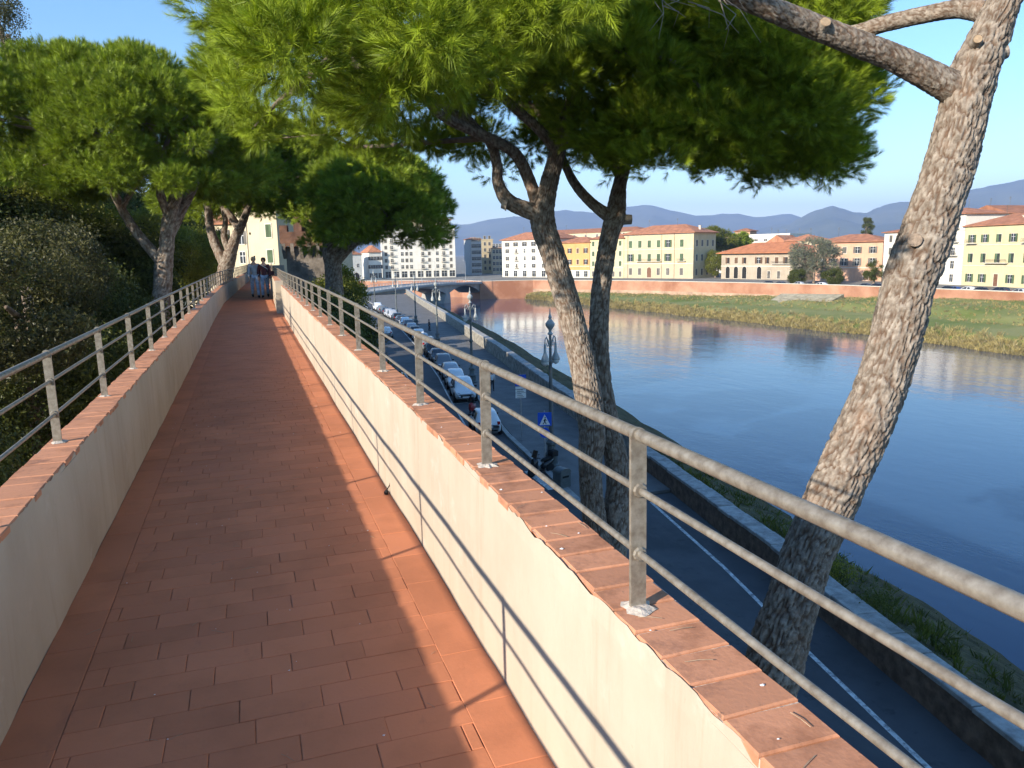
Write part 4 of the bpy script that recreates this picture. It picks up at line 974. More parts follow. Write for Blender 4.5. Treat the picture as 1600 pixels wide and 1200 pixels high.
w_white = wallmat('white_render', (0.68, 0.65, 0.58)); w_cream = wallmat('cream_render', (0.57, 0.48, 0.33)); w_yel = wallmat('yellow_render', (0.58, 0.47, 0.29)); w_yel2 = wallmat('lemon_render', (0.60, 0.51, 0.30))
w_or = wallmat('orange_render', (0.58, 0.33, 0.13)); w_pink = wallmat('pink_render', (0.58, 0.34, 0.225)); w_stone = wallmat('pale_stone', (0.40, 0.33, 0.25), .15); w_grey = wallmat('grey_render', (0.42, 0.42, 0.42)); w_base = wallmat('stone_base', (0.50, 0.41, 0.28))
LA, LB = (114.5, 349), (162, 259)
# white corner block of flats by the bridge
p0, p1 = np.array([62.5, 376.]), np.array([97.5, 371.]); H = hgt(705, 355, p1)
fl = (H-4.2)/6.4
rows = [(.4, 2.6, 2.9, eqs(9, .07, .95), 'plain', None)]+[(4.6+fl*k, 1.25, 1.7, [.05, .13, .27, .33, .39, .55, .64, .75, .84, .94], ['closed', 'plain', 'plain'], m_gry) for k in range(6)]
bl = [(4.5+fl*k, u, u+.075) for k in range(6) for u in (.095, .515, .80)]
bA, W = building('tall white block of flats at the bridge head, balconies on every floor', p0, p1, ZF, H, 30, w_white, rows, 2.0, .3, side=[(4.6+fl*k, 1.2, 1.9, eqs(7, .08, .94), 'plain', None) for k in range(6)], courses=[(4.0, .25)], roof=False, balc=bl, name='apartment_block')
MB().box(W-22, W-2, 3, 14, H+.5, H+3.4).build('penthouse', w_cream, bA); o = hip_roof(bA, 21, 12, H+3.4, 2.6, .6, name='penthouse_roof'); o.location = (W-22.5, 2.5, 0)
rl = MB()
for k in range(24): x = 1+k*(W-2)/23; rl.box(x-.05, x+.05, .3, .4, H+.5, H+1.5)
rl.box(1, W-1, .3, .4, H+1.5, H+1.6); rl.build('terrace_rail', m_gry, bA)
p0, p1 = hit(562, (40, 372), (64, 374)), hit(596.5, (40, 372), (64, 374)); H = hgt(575, 398, p0)
building('small white house with red roof left of the tall white flats', p0+np.array([4.6, 0]), p1, ZF, H+1, 12, w_white, [(.5, 1.6, 2.3, eqs(3, .15, .85), 'plain', None), (5.0, 1.1, 1.7, eqs(5, .1, .9), 'open', m_gry), (9.0, 1.1, 1.7, eqs(4, .12, .88), 'open', m_gry)], 3.2, .5, name='house')
p0, p1 = hit(540, (34, 365), (50, 368)), hit(566, (34, 365), (50, 368))
building('low white annexe with dark garage arch behind the bridge ramp', p0, p1, ZF, hgt(550, 398, p0), 10, w_white, [(.3, 3.0, 1.6, [.62], 'arch', None), (6, 1.1, 1.5, [.35, .75], 'plain', None)], 2.2, .4, name='house')
# grey, ochre and dark blocks in the gap
p0, p1 = hit(737, (100, 398), (140, 398)), hit(753, (100, 398), (140, 398)); H = hgt(745, 374, p0)
building('grey shaded block behind the white flats', p0, p1, ZF, H, 14, w_grey, [(1+3.3*k, 1.2, 1.9, eqs(4, .15, .85), 'plain', None) for k in range(6)], 1.0, .4, name='apartment_block')
p0, p1 = hit(753, (110, 420), (150, 420)), hit(771, (110, 420), (150, 420)); H = hgt(760, 375, p0)
building('narrow ochre yellow tower block in the street gap', p0, p1, ZF, H, 14, w_yel, [(2+3.4*k, 1.2, 1.8, [.3, .7], 'closed', m_gry) for k in range(6)], .6, .2, roof=False, name='apartment_block')
p0, p1 = hit(770, (110, 410), (150, 400)), hit(790, (110, 410), (150, 400)); H = hgt(775, 388, p0)
building('dull olive grey block half hidden in the street gap', p0, p1, ZF, H, 14, w_base, [(1.5+3.2*k, 1.3, 1.8, eqs(4, .12, .88), 'plain', None) for k in range(5)], 1.2, .4, name='apartment_block')
# row along the far street
p0, p1 = hit(785, LA, LB), hit(872, LA, LB); H = hgt(785, 376, p0); q = H/5
building('white five storey house with red hip roof left of the orange house', p0, p1, ZF, H, 16, w_white, [(.3, 2.2, 2.6, eqs(6, .08, .92), 'plain', None)]+[(q*k+.9, 1.15, 1.8, [.10, .27, .42, .58, .74, .90], ['open', 'closed', 'plain'], m_gry) for k in (1, 2, 3)]+[(q*4+.5, 1.5, 1.9, eqs(6, .1, .9), 'open', m_gry)], 3.4, .9, courses=[(q, .25)], balc=[(q*k+.8, .23, .31) for k in (1, 2, 3)], chim=[(.8, .4, 1)])
p0, p1 = hit(872.5, LA, LB), hit(921.5, LA, LB); H = hgt(890, 380, p0); q = H/3
building('orange three storey house with brown shutters between white and yellow fronts', p0, p1, ZF, H, 14, w_or, [(.4, 1.9, 2.4, eqs(4, .12, .88), 'plain', None), (q+.7, 1.25, 2.1, eqs(4, .12, .88), ['closed', 'open'], m_brn), (2*q+.6, 1.25, 2.0, eqs(4, .12, .88), ['closed', 'open'], m_brn)], 2.4, .7, courses=[(q-.2, .25)], plinth=(3.2, w_white))
p0, p1 = hit(922, LA, LB), hit(974.5, LA, LB); H = hgt(935, 374, p0); q = H/3.9
building('pale yellow house with green shutters adjoining the big yellow palazzo', p0, p1, ZF, H, 16, w_yel2, [(.5, 1.3, 2.2, eqs(5, .1, .9), 'closed', m_gry)]+[(q*k+.8, 1.25, 2.0, eqs(5, .1, .9), 'closed', m_grn) for k in (1, 2, 3)], 2.6, .8, courses=[(q, .2)], chim=[(.3, .5, .6), (.7, .4, .8)])
p0, p1 = hit(975, LA, LB), hit(1083, LA, LB); H = hgt(1000, 367, p0); q = H/3.15
us = [.10, .24, .38, .515, .65, .84]
bF, W = building('large yellow palazzo with green shutters and central arched door', p0, p1, ZF, H, 17, w_yel, [(1.3, 1.5, 2.7, [u for u in us if u != .38], 'closed', m_gry), (.3, 2.0, 3.1, [.38], 'archdoor', None), (q+1.2, 1.6, 2.9, us, ['open', 'closed', 'closed', 'closed', 'open', 'closed'], m_grn), (2*q+1.1, 1.6, 2.8, us, ['closed', 'closed', 'closed', 'closed', 'open', 'closed'], m_grn)], 3.4, 1.1,
    side=[(1.2+q*k, 1.3, 2.4, eqs(4, .14, .86), 'closed', m_gry) for k in range(3)], courses=[(q+.1, .3), (2*q+.2, .2), (H-.5, .35)], balc=[(q+1.2, .2, .56), (q+1.2, .78, .9)], chim=[(.2, .5, .8), (.55, .45, 1.0), (.8, .55, .7), (.93, .5, .9)], plinth=(q-.1, w_base))
for u in (.06, .56, .74): MB().tube([(u*W, -.1, 0), (u*W, -.1, H)], .07, 6).build('drain_pipe', m_gry, bF)
LC, LD = (168.5, 250.), (178.5, 216.)
p0, p1 = hit(1127, LC, LD), hit(1252, LC, LD); H = hgt(1150, 396, p0); q = H/2
bH, W = building('two storey stone villa with arcade and broad orange hip roof', p0, p1, ZF, H, 17, w_stone, [(.2, 1.9, 3.4, [.09, .20, .31, .50], 'arch', None), (.4, 1.2, 2.6, [.62, .74, .88], 'closed', m_gry), (q+1.0, 1.5, 2.2, [.09, .20, .31, .49, .60, .71, .82, .93], ['half', 'closed', 'half', 'open'], m_brn)], 3.6, 1.5, courses=[(q-.1, .3)], left=[(q+1, 1.3, 2.1, [.25, .6], 'closed', m_brn)], balc=[(q+.9, .66, .95)], name='villa', rm=M('bright_roof_tile', (0.46, 0.175, 0.08), .9, .2, .6, .5, 6))
p0, p1 = hit(1272, LC, (184, 197.)), hit(1378, (178, 226.), (189, 194.)); H = hgt(1340, 378, p1); q = H/3
building('pink three storey house behind the grey cedar, dark shutters', p0, p1, ZF, H, 16, w_pink, [(.3, 1.6, 2.6, [.15, .34, .78], ['closed', 'arch', 'closed'], m_brn), (q+.8, 1.35, 2.3, [.12, .28, .45, .64, .86], ['open'], m_gry), (2*q+.6, 1.3, 2.0, [.12, .28, .45, .64, .86], ['open', 'open', 'closed'], m_gry)], 2.4, .9, courses=[(q, .2)], chim=[(.4, .5, .7)])
LE, LF = (187.5, 193.), (181., 128.)
p0, p1 = hit(1379, LE, LF), hit(1434, LE, LF); H = hgt(1385, 364, p0); q = H/4
building('white four storey house half hidden behind the leaning trunk', p0, p1, ZF, H, 14, w_white, [(q*k+.9, 1.2, 2.0, [.2, .5, .8], 'closed', m_gry) for k in range(4)], 1.6, .7, courses=[(q*k, .15) for k in (1, 2, 3)])
p0, p1 = hit(1435, LE, LF), hit(1503, LE, LF); H = hgt(1490, 335, p1); q = H/5.2
building('tallest white narrow house right of the leaning trunk', p0, p1, ZF, H, 14, w_white, [(q*k+.8, 1.2, 2.0, [.3, .78], 'plain', None) for k in range(5)], 1.8, .8, courses=[(q*k, .15) for k in (1, 2, 3, 4)], balc=[(q*k+.7, .66, .9) for k in (2, 3, 4)])
p0, p1 = hit(1504, LE, LF), hit(1650, LE, LF); H = hgt(1540, 354, p0); q = H/3
us = [.09, .24, .40, .55, .72, .90]
building('lemon yellow house with green shutters at the right picture edge', p0, p1, ZF, H, 15, w_yel2, [(1.0, 1.25, 2.1, [.09, .24, .55, .72, .90], 'open', m_grn), (.1, 1.3, 3.1, [.395], 'door', None), (q+1.0, 1.25, 2.3, us, ['half', 'half', 'half', 'half', 'open', 'open'], m_grn), (2*q+1.0, 1.25, 2.0, us, ['open', 'open', 'half', 'open', 'open', 'open'], m_grn)], 2.8, .6, courses=[(q, .2), (2*q+.2, .2)], balc=[(q+.9, .28, .52), (2*q+.8, .04, .16), (2*q+.8, .66, .78)], chim=[(.5, .3, .7), (.16, .35, .5)])
for k, (ya, yb, H_, wm_, lab) in enumerate([(112, 86, 13.5, w_pink, 'pink house beyond the right picture edge, next to the lemon yellow one'), (85.5, 60, 16, w_white, 'white house second beyond the right picture edge'), (59.5, 28, 12.5, w_yel, 'ochre house third beyond the right picture edge'), (27.5, -4, 15, w_stone, 'grey stone house farthest beyond the right picture edge')]):
    building(lab, (180.5-k*.4, ya), (180.2-k*.4, yb), ZF, H_, 15, wm_, [(H_/3*j+1, 1.25, 2.1, eqs(6, .08, .92), ['open', 'closed', 'half'], (m_grn, m_gry, m_brn)[k % 3]) for j in range(3)], 2.4, .7, courses=[(H_/3, .2)], chim=[(.4, .4, .8)])
# behind the row
p0, p1 = hit(1500, (205, 190), (205, 140)), hit(1572, (205, 190), (205, 140)); H = hgt(1530, 338, p0)
building('taller beige gabled house behind the lemon yellow one', p0, p1, ZF, H, 14, w_stone, [(H-3, 1.1, 1.5, [.25], 'plain', None)], 2.6, .4, gable='y', name='house')
p0, p1 = hit(1556, (212, 180), (212, 130)), hit(1660, (212, 180), (212, 130)); H = hgt(1580, 335, p0)
building('white house with red roof far behind at the right edge', p0, p1, ZF, H, 14, w_white, [(H-2.6, 1.1, 1.4, [.3, .7], 'plain', None)], 1.6, .4, name='house')
p0, p1 = hit(1118, (215, 300), (235, 255)), hit(1232, (215, 300), (235, 255)); H = hgt(1170, 369, p0)
building('long white industrial hall behind the arcaded villa', p0, p1, ZF, H, 20, w_white, [(H-2.5, 1.6, .9, eqs(8), 'plain', None)], .8, .2, roof=False, name='hall')
p0, p1 = hit(1196, (200, 285), (212, 255)), hit(1228, (200, 285), (212, 255)); H = hgt(1205, 380, p0)
building('small pale gabled house above the villa roof', p0, p1, ZF, H, 12, w_cream, [(H-2.6, 1.0, 1.4, [.3, .7], 'plain', None)], 3.0, .3, gable='y', name='house')
p0, p1 = hit(1224, (198, 275), (206, 240)), hit(1266, (198, 275), (206, 240)); H = hgt(1240, 377, p0)
building('house with bright red hip roof right of the villa roof', p0, p1, ZF, H, 12, w_cream, [(H-3.4, 1.1, 1.7, [.25, .6, .85], 'open', m_gry)], 2.4, .6, name='house')
p0, p1 = hit(1147, (240, 330), (255, 300)), hit(1170, (240, 330), (255, 300)); H = hgt(1158, 362, p0)
building('square lookout tower with low red roof above the white hall', p0, p1, ZF, H, 7, w_pink, [(H-2, 1, 1.2, [.3, .7], 'plain', None)], 1.4, .8, name='tower')
p0, p1 = hit(840, (160, 400), (190, 340)), hit(1000, (160, 400), (190, 340)); H = hgt(900, 366, p0)
building('long red roofed block behind the orange house', p0, p1, ZF, H, 16, w_cream, [(H-2.4, 1.2, 1.5, eqs(9), 'plain', None)], 2.2, .6, name='hall')
# cream house and brick tower where the walk ends
p0, p1 = at(368, 420, 92), at(437, 420, 88)
z0 = ZS; H = at(437, 325, 88)[2]-z0
def zz(py): return at(420, py, 89)[2]-z0
bC, W = building('cream house with green shutters closing the end of the walkway', p0, p1, z0, H, 12, w_cream, [(zz(371), .95, 1.45, [.82], 'closed', m_grn), (zz(410.5), .95, 1.45, [.82], 'closed', m_grn), (zz(410.5), .95, 1.3, [.2], 'plain', None), (zz(380), .9, 1.5, [.2], 'open', m_gry)], 2, .5, name='house')
for (px, py) in ((396, 364), (399, 401)):
    u = .40 if px == 396 else .46; MB().lathe([(.14, -.03), (.16, 0), (.14, .03)], 10).build('vent', m_dark, bC, loc=(u*W, -.02, zz(py)), rot=(R_(90), 0, 0))
MB().tube([(.33*W, -.08, 0), (.33*W, -.08, H)], .06, 6).build('drain_pipe', m_trim, bC)
p0, p1 = at(292, 420, 96), at(367.5, 420, 93); H = at(330, 352, 94)[2]-z0
building('lower cream wing of the house seen between pine stems', p0, p1, z0, H, 10, w_cream, [(zz(378), 1.1, 1.6, [.35, .8], ['closed', 'open'], m_gry)], 1.6, .4, name='house')
p0, p1 = at(142, 400, 70), at(168, 400, 69); H = at(150, 333, 69)[2]-z0
building('house with tiled roof and chimney peeping over the garden trees', p0, p1, z0, H, 3, w_stone, [(H-1.8, .5, 1.0, [.3, .7], 'plain', None)], .6, .5, chim=[(.6, .3, .9)], name='house')
tw = at(440, 420, 62); te = at(516, 420, 62); ang = math.atan2(te[1]-tw[1], te[0]-tw[0]); W = float(np.linalg.norm((te-tw)[:2]))
tR = empty('brick_tower', (tw[0], tw[1], ZS), ang, label='dark brick medieval tower with arched corbels beside the walkway end', cat='tower')
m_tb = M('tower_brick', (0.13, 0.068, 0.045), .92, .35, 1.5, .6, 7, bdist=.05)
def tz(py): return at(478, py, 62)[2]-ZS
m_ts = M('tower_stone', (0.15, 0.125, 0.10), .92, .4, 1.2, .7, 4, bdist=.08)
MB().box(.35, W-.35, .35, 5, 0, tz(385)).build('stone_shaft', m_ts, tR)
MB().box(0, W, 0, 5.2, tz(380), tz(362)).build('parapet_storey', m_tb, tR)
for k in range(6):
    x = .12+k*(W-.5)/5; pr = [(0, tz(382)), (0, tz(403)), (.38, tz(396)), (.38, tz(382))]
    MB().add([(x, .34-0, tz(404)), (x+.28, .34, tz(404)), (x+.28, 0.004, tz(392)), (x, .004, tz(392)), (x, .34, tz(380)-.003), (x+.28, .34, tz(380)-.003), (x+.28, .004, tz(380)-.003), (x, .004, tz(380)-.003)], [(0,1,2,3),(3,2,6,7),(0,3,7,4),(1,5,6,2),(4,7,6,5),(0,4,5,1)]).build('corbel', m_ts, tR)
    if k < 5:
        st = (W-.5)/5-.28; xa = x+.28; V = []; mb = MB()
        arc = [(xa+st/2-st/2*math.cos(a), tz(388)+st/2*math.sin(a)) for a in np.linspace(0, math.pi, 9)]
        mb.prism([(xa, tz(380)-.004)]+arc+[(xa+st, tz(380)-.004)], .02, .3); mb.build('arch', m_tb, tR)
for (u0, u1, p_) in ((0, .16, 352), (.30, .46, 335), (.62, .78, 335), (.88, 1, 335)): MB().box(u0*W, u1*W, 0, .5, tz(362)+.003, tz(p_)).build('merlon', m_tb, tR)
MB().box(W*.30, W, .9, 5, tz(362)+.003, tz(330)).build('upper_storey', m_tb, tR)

# ------------------------------------------------------------------ bridge
A_, B_ = np.array([30., 223.]), np.array([80.5, 267.5]); Lb = float(np.linalg.norm(B_-A_)); ang = math.atan2(*(B_-A_)[::-1])
br = empty('bridge', (A_[0], A_[1], 0), ang, label='pale concrete road bridge with flat arches crossing the river', cat='bridge')
zd = lambda s: -9.5+1.35*math.sin(math.pi*min(1, max(0, (s+6)/(Lb+22))))**.8
piers = [16., 46.]
def thick(s):
    ends = [-6]+piers+[Lb]; 
    for a, c in zip(ends[:-1], ends[1:]):
        if a <= s <= c: t = (s-a)/(c-a); k = abs(2*t-1); return .9+(2.7 if c-a > 20 else 1.6)*k**2
    return .9
S = np.linspace(-24, Lb, 90); V = []; F = []
for s in S:
    t = thick(s)
    V += [(s, 0, zd(s)), (s, 0, zd(s)-.45), (s, .9, zd(s)-.5), (s, 1.1, zd(s)-t), (s, 10.9, zd(s)-t), (s, 11.1, zd(s)-.5), (s, 12, zd(s)-.45), (s, 12, zd(s))]
for i in range(len(S)-1):
    for k in range(8): a = i*8+k; c = i*8+(k+1) % 8; F.append((a, c, c+8, a+8))
F += [tuple(range(8))[::-1], tuple((len(S)-1)*8+k for k in range(8))]
obj('deck', mesh('deck', V, F, m_conc), br)
for y0 in (.02, 11.75):
    V = []; F = []
    for s in S: V += [(s, y0, zd(s)+.003), (s, y0, zd(s)+.35), (s, y0+.22, zd(s)+.35), (s, y0+.22, zd(s)+.003)]
    for i in range(len(S)-1):
        for k in range(4): a = i*4+k; c = i*4+(k+1) % 4; F.append((a, a+4, c+4, c))
    obj('kerb_beam', mesh('kerb_beam', V, F, m_lconc), br)
    rl = MB(); rl.tube([(s, y0+.1, zd(s)+1.05) for s in S], .06, 6); rl.tube([(s, y0+.1, zd(s)+.7) for s in S], .03, 6)
    for s in np.arange(-24, Lb, 1.6): rl.box(s-.04, s+.04, y0+.06, y0+.14, zd(s)+.35, zd(s)+1.05)
    rl.build('bridge_railing', m_lconc, br)
for s in piers:
    t = thick(s)
    MB().prism([(s-3.2, ZW-1), (s+1.6, ZW-1), (s+1.25, zd(s)-t+.4), (s-1.0, zd(s)-t+.4)], 1.0, 11).build('pier', m_conc, br)
for k, (s, y0) in enumerate([(2, .3), (20, .3), (38, .3), (56, .3), (12, 11.7), (46, 11.7)]):
    lp = MB(); lp.tube([(s, y0, zd(s)), (s, y0, zd(s)+7.5), (s, y0+(1.2 if y0 < 6 else -1.2), zd(s)+8)], [.09, .06, .04], 8); lp.build('lamp_standard', m_steel, br)

# ------------------------------------------------------------------ street lamps
def make_lamp():
    r = empty('street_lamp'); r['category'] = 'street lamp'; r['group'] = 'ornate lamps along the river pavement'
    MB().lathe([(.42, 0), (.42, .12), (.34, .18), (.33, .55), (.38, .62), (.38, .70), (.24, .85), (.22, 1.15), (.30, 1.22), (.30, 1.32), (.14, 1.5)], 10).build('pedestal', m_iron, r)
    MB().lathe([(.115, 1.45), (.11, 3.6), (.17, 3.66), (.17, 3.80), (.10, 3.86), (.085, 5.5), (.13, 5.56), (.13, 5.66), (.075, 5.72), (.065, 7.1)], 12).build('column', m_iron, r)
    MB().lathe([(.05, 7.0), (.16, 7.08), (.07, 7.2), (.09, 7.3), (.23, 7.5), (.25, 7.62), (.12, 7.8), (.07, 7.86), (.10, 7.95), (.04, 8.1), (.02, 8.4)], 12).build('finial', m_lampgrey, r)
    for s in (-1, 1):
        a = MB(); a.tube([(0, 0, 6.3), (s*.22, 0, 6.75), (s*.36, 0, 6.95), (s*.48, 0, 6.85), (s*.5, 0, 6.6)], [.045, .04, .035, .03, .03], 8)
        a.tube([(0, 0, 6.9), (s*.14, 0, 6.55), (s*.28, 0, 6.45), (s*.36, 0, 6.6), (s*.28, 0, 6.72)], [.03, .025, .02, .018, .012], 6)
        arm = a.build('arm', m_lampgrey, r, True)
        MB().lathe([(.03, 6.62), (.06, 6.55), (.075, 6.15), (.10, 6.05), (.19, 5.85), (.22, 5.74), (.22, 5.68)], 14, (s*.5, 0, 0)).build('lantern_hood', m_lampgrey, arm, True)
        MB().lathe([(.20, 5.68), (.19, 5.58), (.11, 5.49), (.03, 5.45)], 12, (s*.5, 0, 0)).build('lantern_glass', m_opal, arm, True)
    return r
lampP = make_lamp()
names = ['nearest ornate street lamp, beside the litter bin', 'second ornate street lamp from the litter bin', 'third ornate street lamp from the litter bin', 'fourth ornate street lamp from the litter bin', 'fifth ornate street lamp from the litter bin', 'farthest ornate street lamp before the bridge']
for k, (px, py) in enumerate([(862, 728), (738, 598), (684, 537), (650, 507), (620, 495), (586, 480)]):
    o = lampP if k == 0 else copy_tree(lampP); p = onz(px, py, ZS+.13); o.location = (p[0], p[1], ZS+.13); o.rotation_euler = (0, 0, R_(35 if k == 0 else 10)); o['label'] = names[k]

# ------------------------------------------------------------------ cars
def car_profile(kind):
    # stations along the length: x, half width, sill z, belt z, roof z, roof half width
    if kind == 'hatch': return [(-1.88,.66,.42,.72,.74,.60),(-1.80,.76,.28,.84,.90,.66),(-1.62,.81,.22,.92,1.02,.66),(-1.30,.83,.20,.94,1.40,.60),(-1.05,.84,.20,.94,1.47,.59),(-.4,.845,.20,.93,1.51,.60),(.25,.845,.20,.92,1.48,.60),(.55,.84,.20,.92,1.36,.59),(1.12,.83,.20,.91,.95,.66),(1.55,.79,.22,.80,.83,.66),(1.78,.70,.28,.68,.70,.60),(1.86,.58,.40,.58,.60,.52)]
    if kind == 'suv': return [(-2.12,.68,.50,.85,.87,.62),(-2.05,.80,.34,.98,1.05,.68),(-1.88,.86,.28,1.04,1.20,.68),(-1.62,.88,.26,1.05,1.58,.64),(-1.2,.89,.26,1.05,1.64,.64),(-.4,.89,.26,1.04,1.67,.65),(.35,.89,.26,1.03,1.63,.64),(.70,.885,.26,1.02,1.48,.63),(1.28,.87,.26,1.00,1.05,.70),(1.80,.83,.28,.92,.95,.70),(2.02,.75,.36,.80,.82,.64),(2.12,.62,.46,.68,.70,.56)]
    return [(-2.2,.66,.42,.76,.78,.60),(-2.1,.77,.28,.86,.90,.66),(-1.85,.83,.22,.92,.99,.68),(-1.35,.85,.20,.93,1.30,.60),(-.95,.86,.20,.93,1.42,.58),(-.3,.86,.20,.92,1.45,.59),(.25,.86,.20,.91,1.42,.59),(.55,.86,.20,.91,1.30,.58),(1.15,.85,.20,.90,.94,.66),(1.75,.81,.22,.82,.85,.68),(2.05,.73,.28,.70,.72,.62),(2.15,.6,.40,.60,.62,.54)]
CARP = {}
def make_car(kind):
    St = car_profile(kind); r = empty('parked_car'); V = []; F = []; nn = 12
    for (x, w_, zs, zb, zr, wr) in St:
        half = [(w_*.80, zs), (w_*.97, zs+.10), (w_, (zs+zb)/2), (w_*.985, zb-.04), (w_*.95, zb), (wr, zr-.05), (wr*.82, zr)] 
        half = half[:6]+[(wr*.80, zr)]
        ring_ = [(x, -a, z) for a, z in half]+[(x, a, z) for a, z in half[::-1]]; V += ring_
    k = 14
    for i in range(len(St)-1):
        for j in range(k): a = i*k+j; c = i*k+(j+1) % k; F.append((a, c, c+k, a+k))
    F += [tuple(range(k)), tuple((len(St)-1)*k+j for j in range(k))[::-1]]
    me = mesh('body', V, F, None, True); me.materials.append(m_white)
    obj('body', me, r)
    VV = np.array(V).reshape(len(St), k, 3); ctr = lambda i: np.array([VV[i, :, 0].mean(), 0, (St[i][3]+St[i][4])/2])
    def panel(nm, quad, mat, off=.012, shrink=.90, par=None):
        q = np.array(quad); c = q.mean(0); q = c+(q-c)*shrink; nrm = np.cross(q[1]-q[0], q[2]-q[0]); nrm /= np.linalg.norm(nrm)+1e-9
        if nrm @ (c-np.array([0, 0, .9])) < 0: nrm = -nrm
        V2 = np.vstack([q+nrm*off, q-nrm*.05]); m_ = len(q)
        return obj(nm, mesh(nm, V2, [tuple(range(m_))]+[tuple(range(2*m_-1, m_-1, -1))]+[(i, i+m_, (i+1) % m_+m_, (i+1) % m_) for i in range(m_)], mat), par or r)
    iw = 8; ir = 7; nr = 2
    panel('windscreen', [VV[iw, 5], VV[iw, 8], VV[6, 8], VV[6, 5]], m_carglass, .03, .88)
    panel('rear_window', [VV[2, 5], VV[2, 8], VV[4, 8], VV[4, 5]], m_carglass, .03, .80)
    for s, (b0, t0) in ((-1, (4, 5)), (1, (9, 8))):
        panel('side_window', [VV[3, b0], VV[5, b0], VV[5, t0], VV[4, t0]], m_carglass, .012, .84)
        panel('side_window', [VV[5, b0], VV[8, b0]*.75+VV[7, b0]*.25, VV[6, t0], VV[5, t0]], m_carglass, .012, .84)
    xb, xf = St[0][0], St[-1][0]; wb = St[1][1]
    for s in (-1, 1):
        obj('headlight', mesh('headlight', *(lambda m: (m.V, m.F))(MB().bbox(-.09, .09, -.15, .15, -.07, .07, .02)), m_headl), r, (xf-.15, s*.55, St[-2][3]-.03), (0, .3, s*.35))
        obj('tail_light', mesh('tail_light', *(lambda m: (m.V, m.F))(MB().bbox(-.05, .06, -.09, .09, -.13, .13, .02)), m_taill), r, (xb+.075, s*(wb-.13), St[1][3]-.02), (0, 0, -s*.2))
        obj('wing_mirror', MB().bbox(-.06, .06, -.09, .09, -.05, .07, .02).me('wing_mirror', m_black), r, (.62, s*(St[8][1]+.07), St[8][3]+.06))
    obj('number_plate', MB().box(-.012, .012, -.26, .26, -.055, .055).me('number_plate', m_plate), r, (xb-.012, 0, .62 if kind != 'suv' else .74))
    obj('number_plate', MB().box(-.012, .012, -.26, .26, -.055, .055).me('number_plate', m_plate), r, (xf+.012, 0, .47))
    obj('grille', MB().box(-.02, .02, -.42, .42, -.08, .08).me('grille', m_black), r, (xf-.015, 0, .40 if kind != 'suv' else .54))
    obj('bumper_strip', MB().box(-.03, .03, -.55, .55, -.07, .05).me('bumper_strip', m_black), r, (xb+.02, 0, .40 if kind != 'suv' else .5))
    rw_ = .31 if kind != 'suv' else .36
    tyre = MB().lathe([(rw_*.55, -.10), (rw_*.95, -.10), (rw_, -.07), (rw_, .07), (rw_*.95, .10), (rw_*.55, .10)], 20).me('tyre', m_black, True)
    rim = MB(); rim.lathe([(.05, -.085), (rw_*.60, -.085), (rw_*.60, .085), (.05, .085)], 14); rim = rim.me('rim', m_chrome)
    wa = MB().lathe([(rw_*1.16, -.02), (rw_*1.16, .02)], 20).me('wheel_arch', m_black)
    for xx in (St[2][0]+.42+(.08 if kind == 'suv' else 0), St[9][0]-.32+(.02)):
        for s in (-1, 1):
            ws = St[5][1]-.055
            obj('wheel_arch', wa, r, (xx, s*(St[5][1]-.018), rw_+.02), (R_(90), 0, 0))
            wh = obj('wheel', tyre, r, (xx, s*ws, rw_), (R_(90), 0, 0)); obj('rim', rim, wh, (0, 0, 0))
            wh.name = 'wheel'
    return r
PAINT = {n_: M('car_paint_'+n_, c, .25, .02, 1, spec=.6) for n_, c in dict(white=(.78, .78, .77), silver=(.42, .43, .45), grey=(.16, .17, .18), black=(.015, .016, .018), blue=(.03, .06, .17), red=(.30, .02, .02), dark=(.035, .04, .05), beige=(.45, .42, .36)).items()}
for k in ('hatch', 'suv', 'sedan'): CARP[k] = [make_car(k), False]
BODY = {}
def put_car(kind, colr, x, y, head, z, label, name='parked_car', group='cars parked along the kerb', roll=0):
    pr = CARP[kind]
    if pr[1]: o = copy_tree(pr[0])
    else: o = pr[0]; pr[1] = True
    o.name = name; o.location = (x, y, z); o.rotation_euler = (0, 0, head); tag(o, label, 'car', group)
    for c in o.children:
        if c.name.startswith('body'):
            c.material_slots[0].link = 'OBJECT'; c.material_slots[0].material = PAINT[colr]
    return o
ordn = ['first', 'second', 'third', 'fourth', 'fifth', 'sixth', 'seventh', 'eighth', 'ninth', 'tenth', 'eleventh', 'twelfth', 'thirteenth', 'fourteenth', 'fifteenth', 'sixteenth', 'seventeenth', 'eighteenth', 'nineteenth', 'twentieth', 'last']
def hd(f, y): return math.atan2(4, f(y+2)-f(y-2))
row = [(47.0, 'hatch', 'white', 1), (58.6, 'suv', 'white', -1), (64.2, 'hatch', 'white', -1), (69.6, 'sedan', 'silver', 1), (75.0, 'hatch', 'grey', -1), (80.2, 'sedan', 'dark', -1), (85.6, 'hatch', 'black', -1), (91.5, 'suv', 'grey', 1), (97, 'sedan', 'silver', -1), (102.3, 'hatch', 'white', -1), (107.6, 'sedan', 'black', -1), (113, 'hatch', 'silver', 1), (118, 'suv', 'grey', 1), (123.5, 'hatch', 'white', -1), (128.8, 'sedan', 'dark', -1), (134.3, 'hatch', 'black', 1), (139.8, 'suv', 'silver', -1), (145.5, 'hatch', 'silver', -1), (151, 'sedan', 'dark', 1), (157, 'hatch', 'grey', 1), (163.5, 'suv', 'white', -1)]
CN = dict(hatch='hatchback', suv='tall wagon', sedan='saloon')
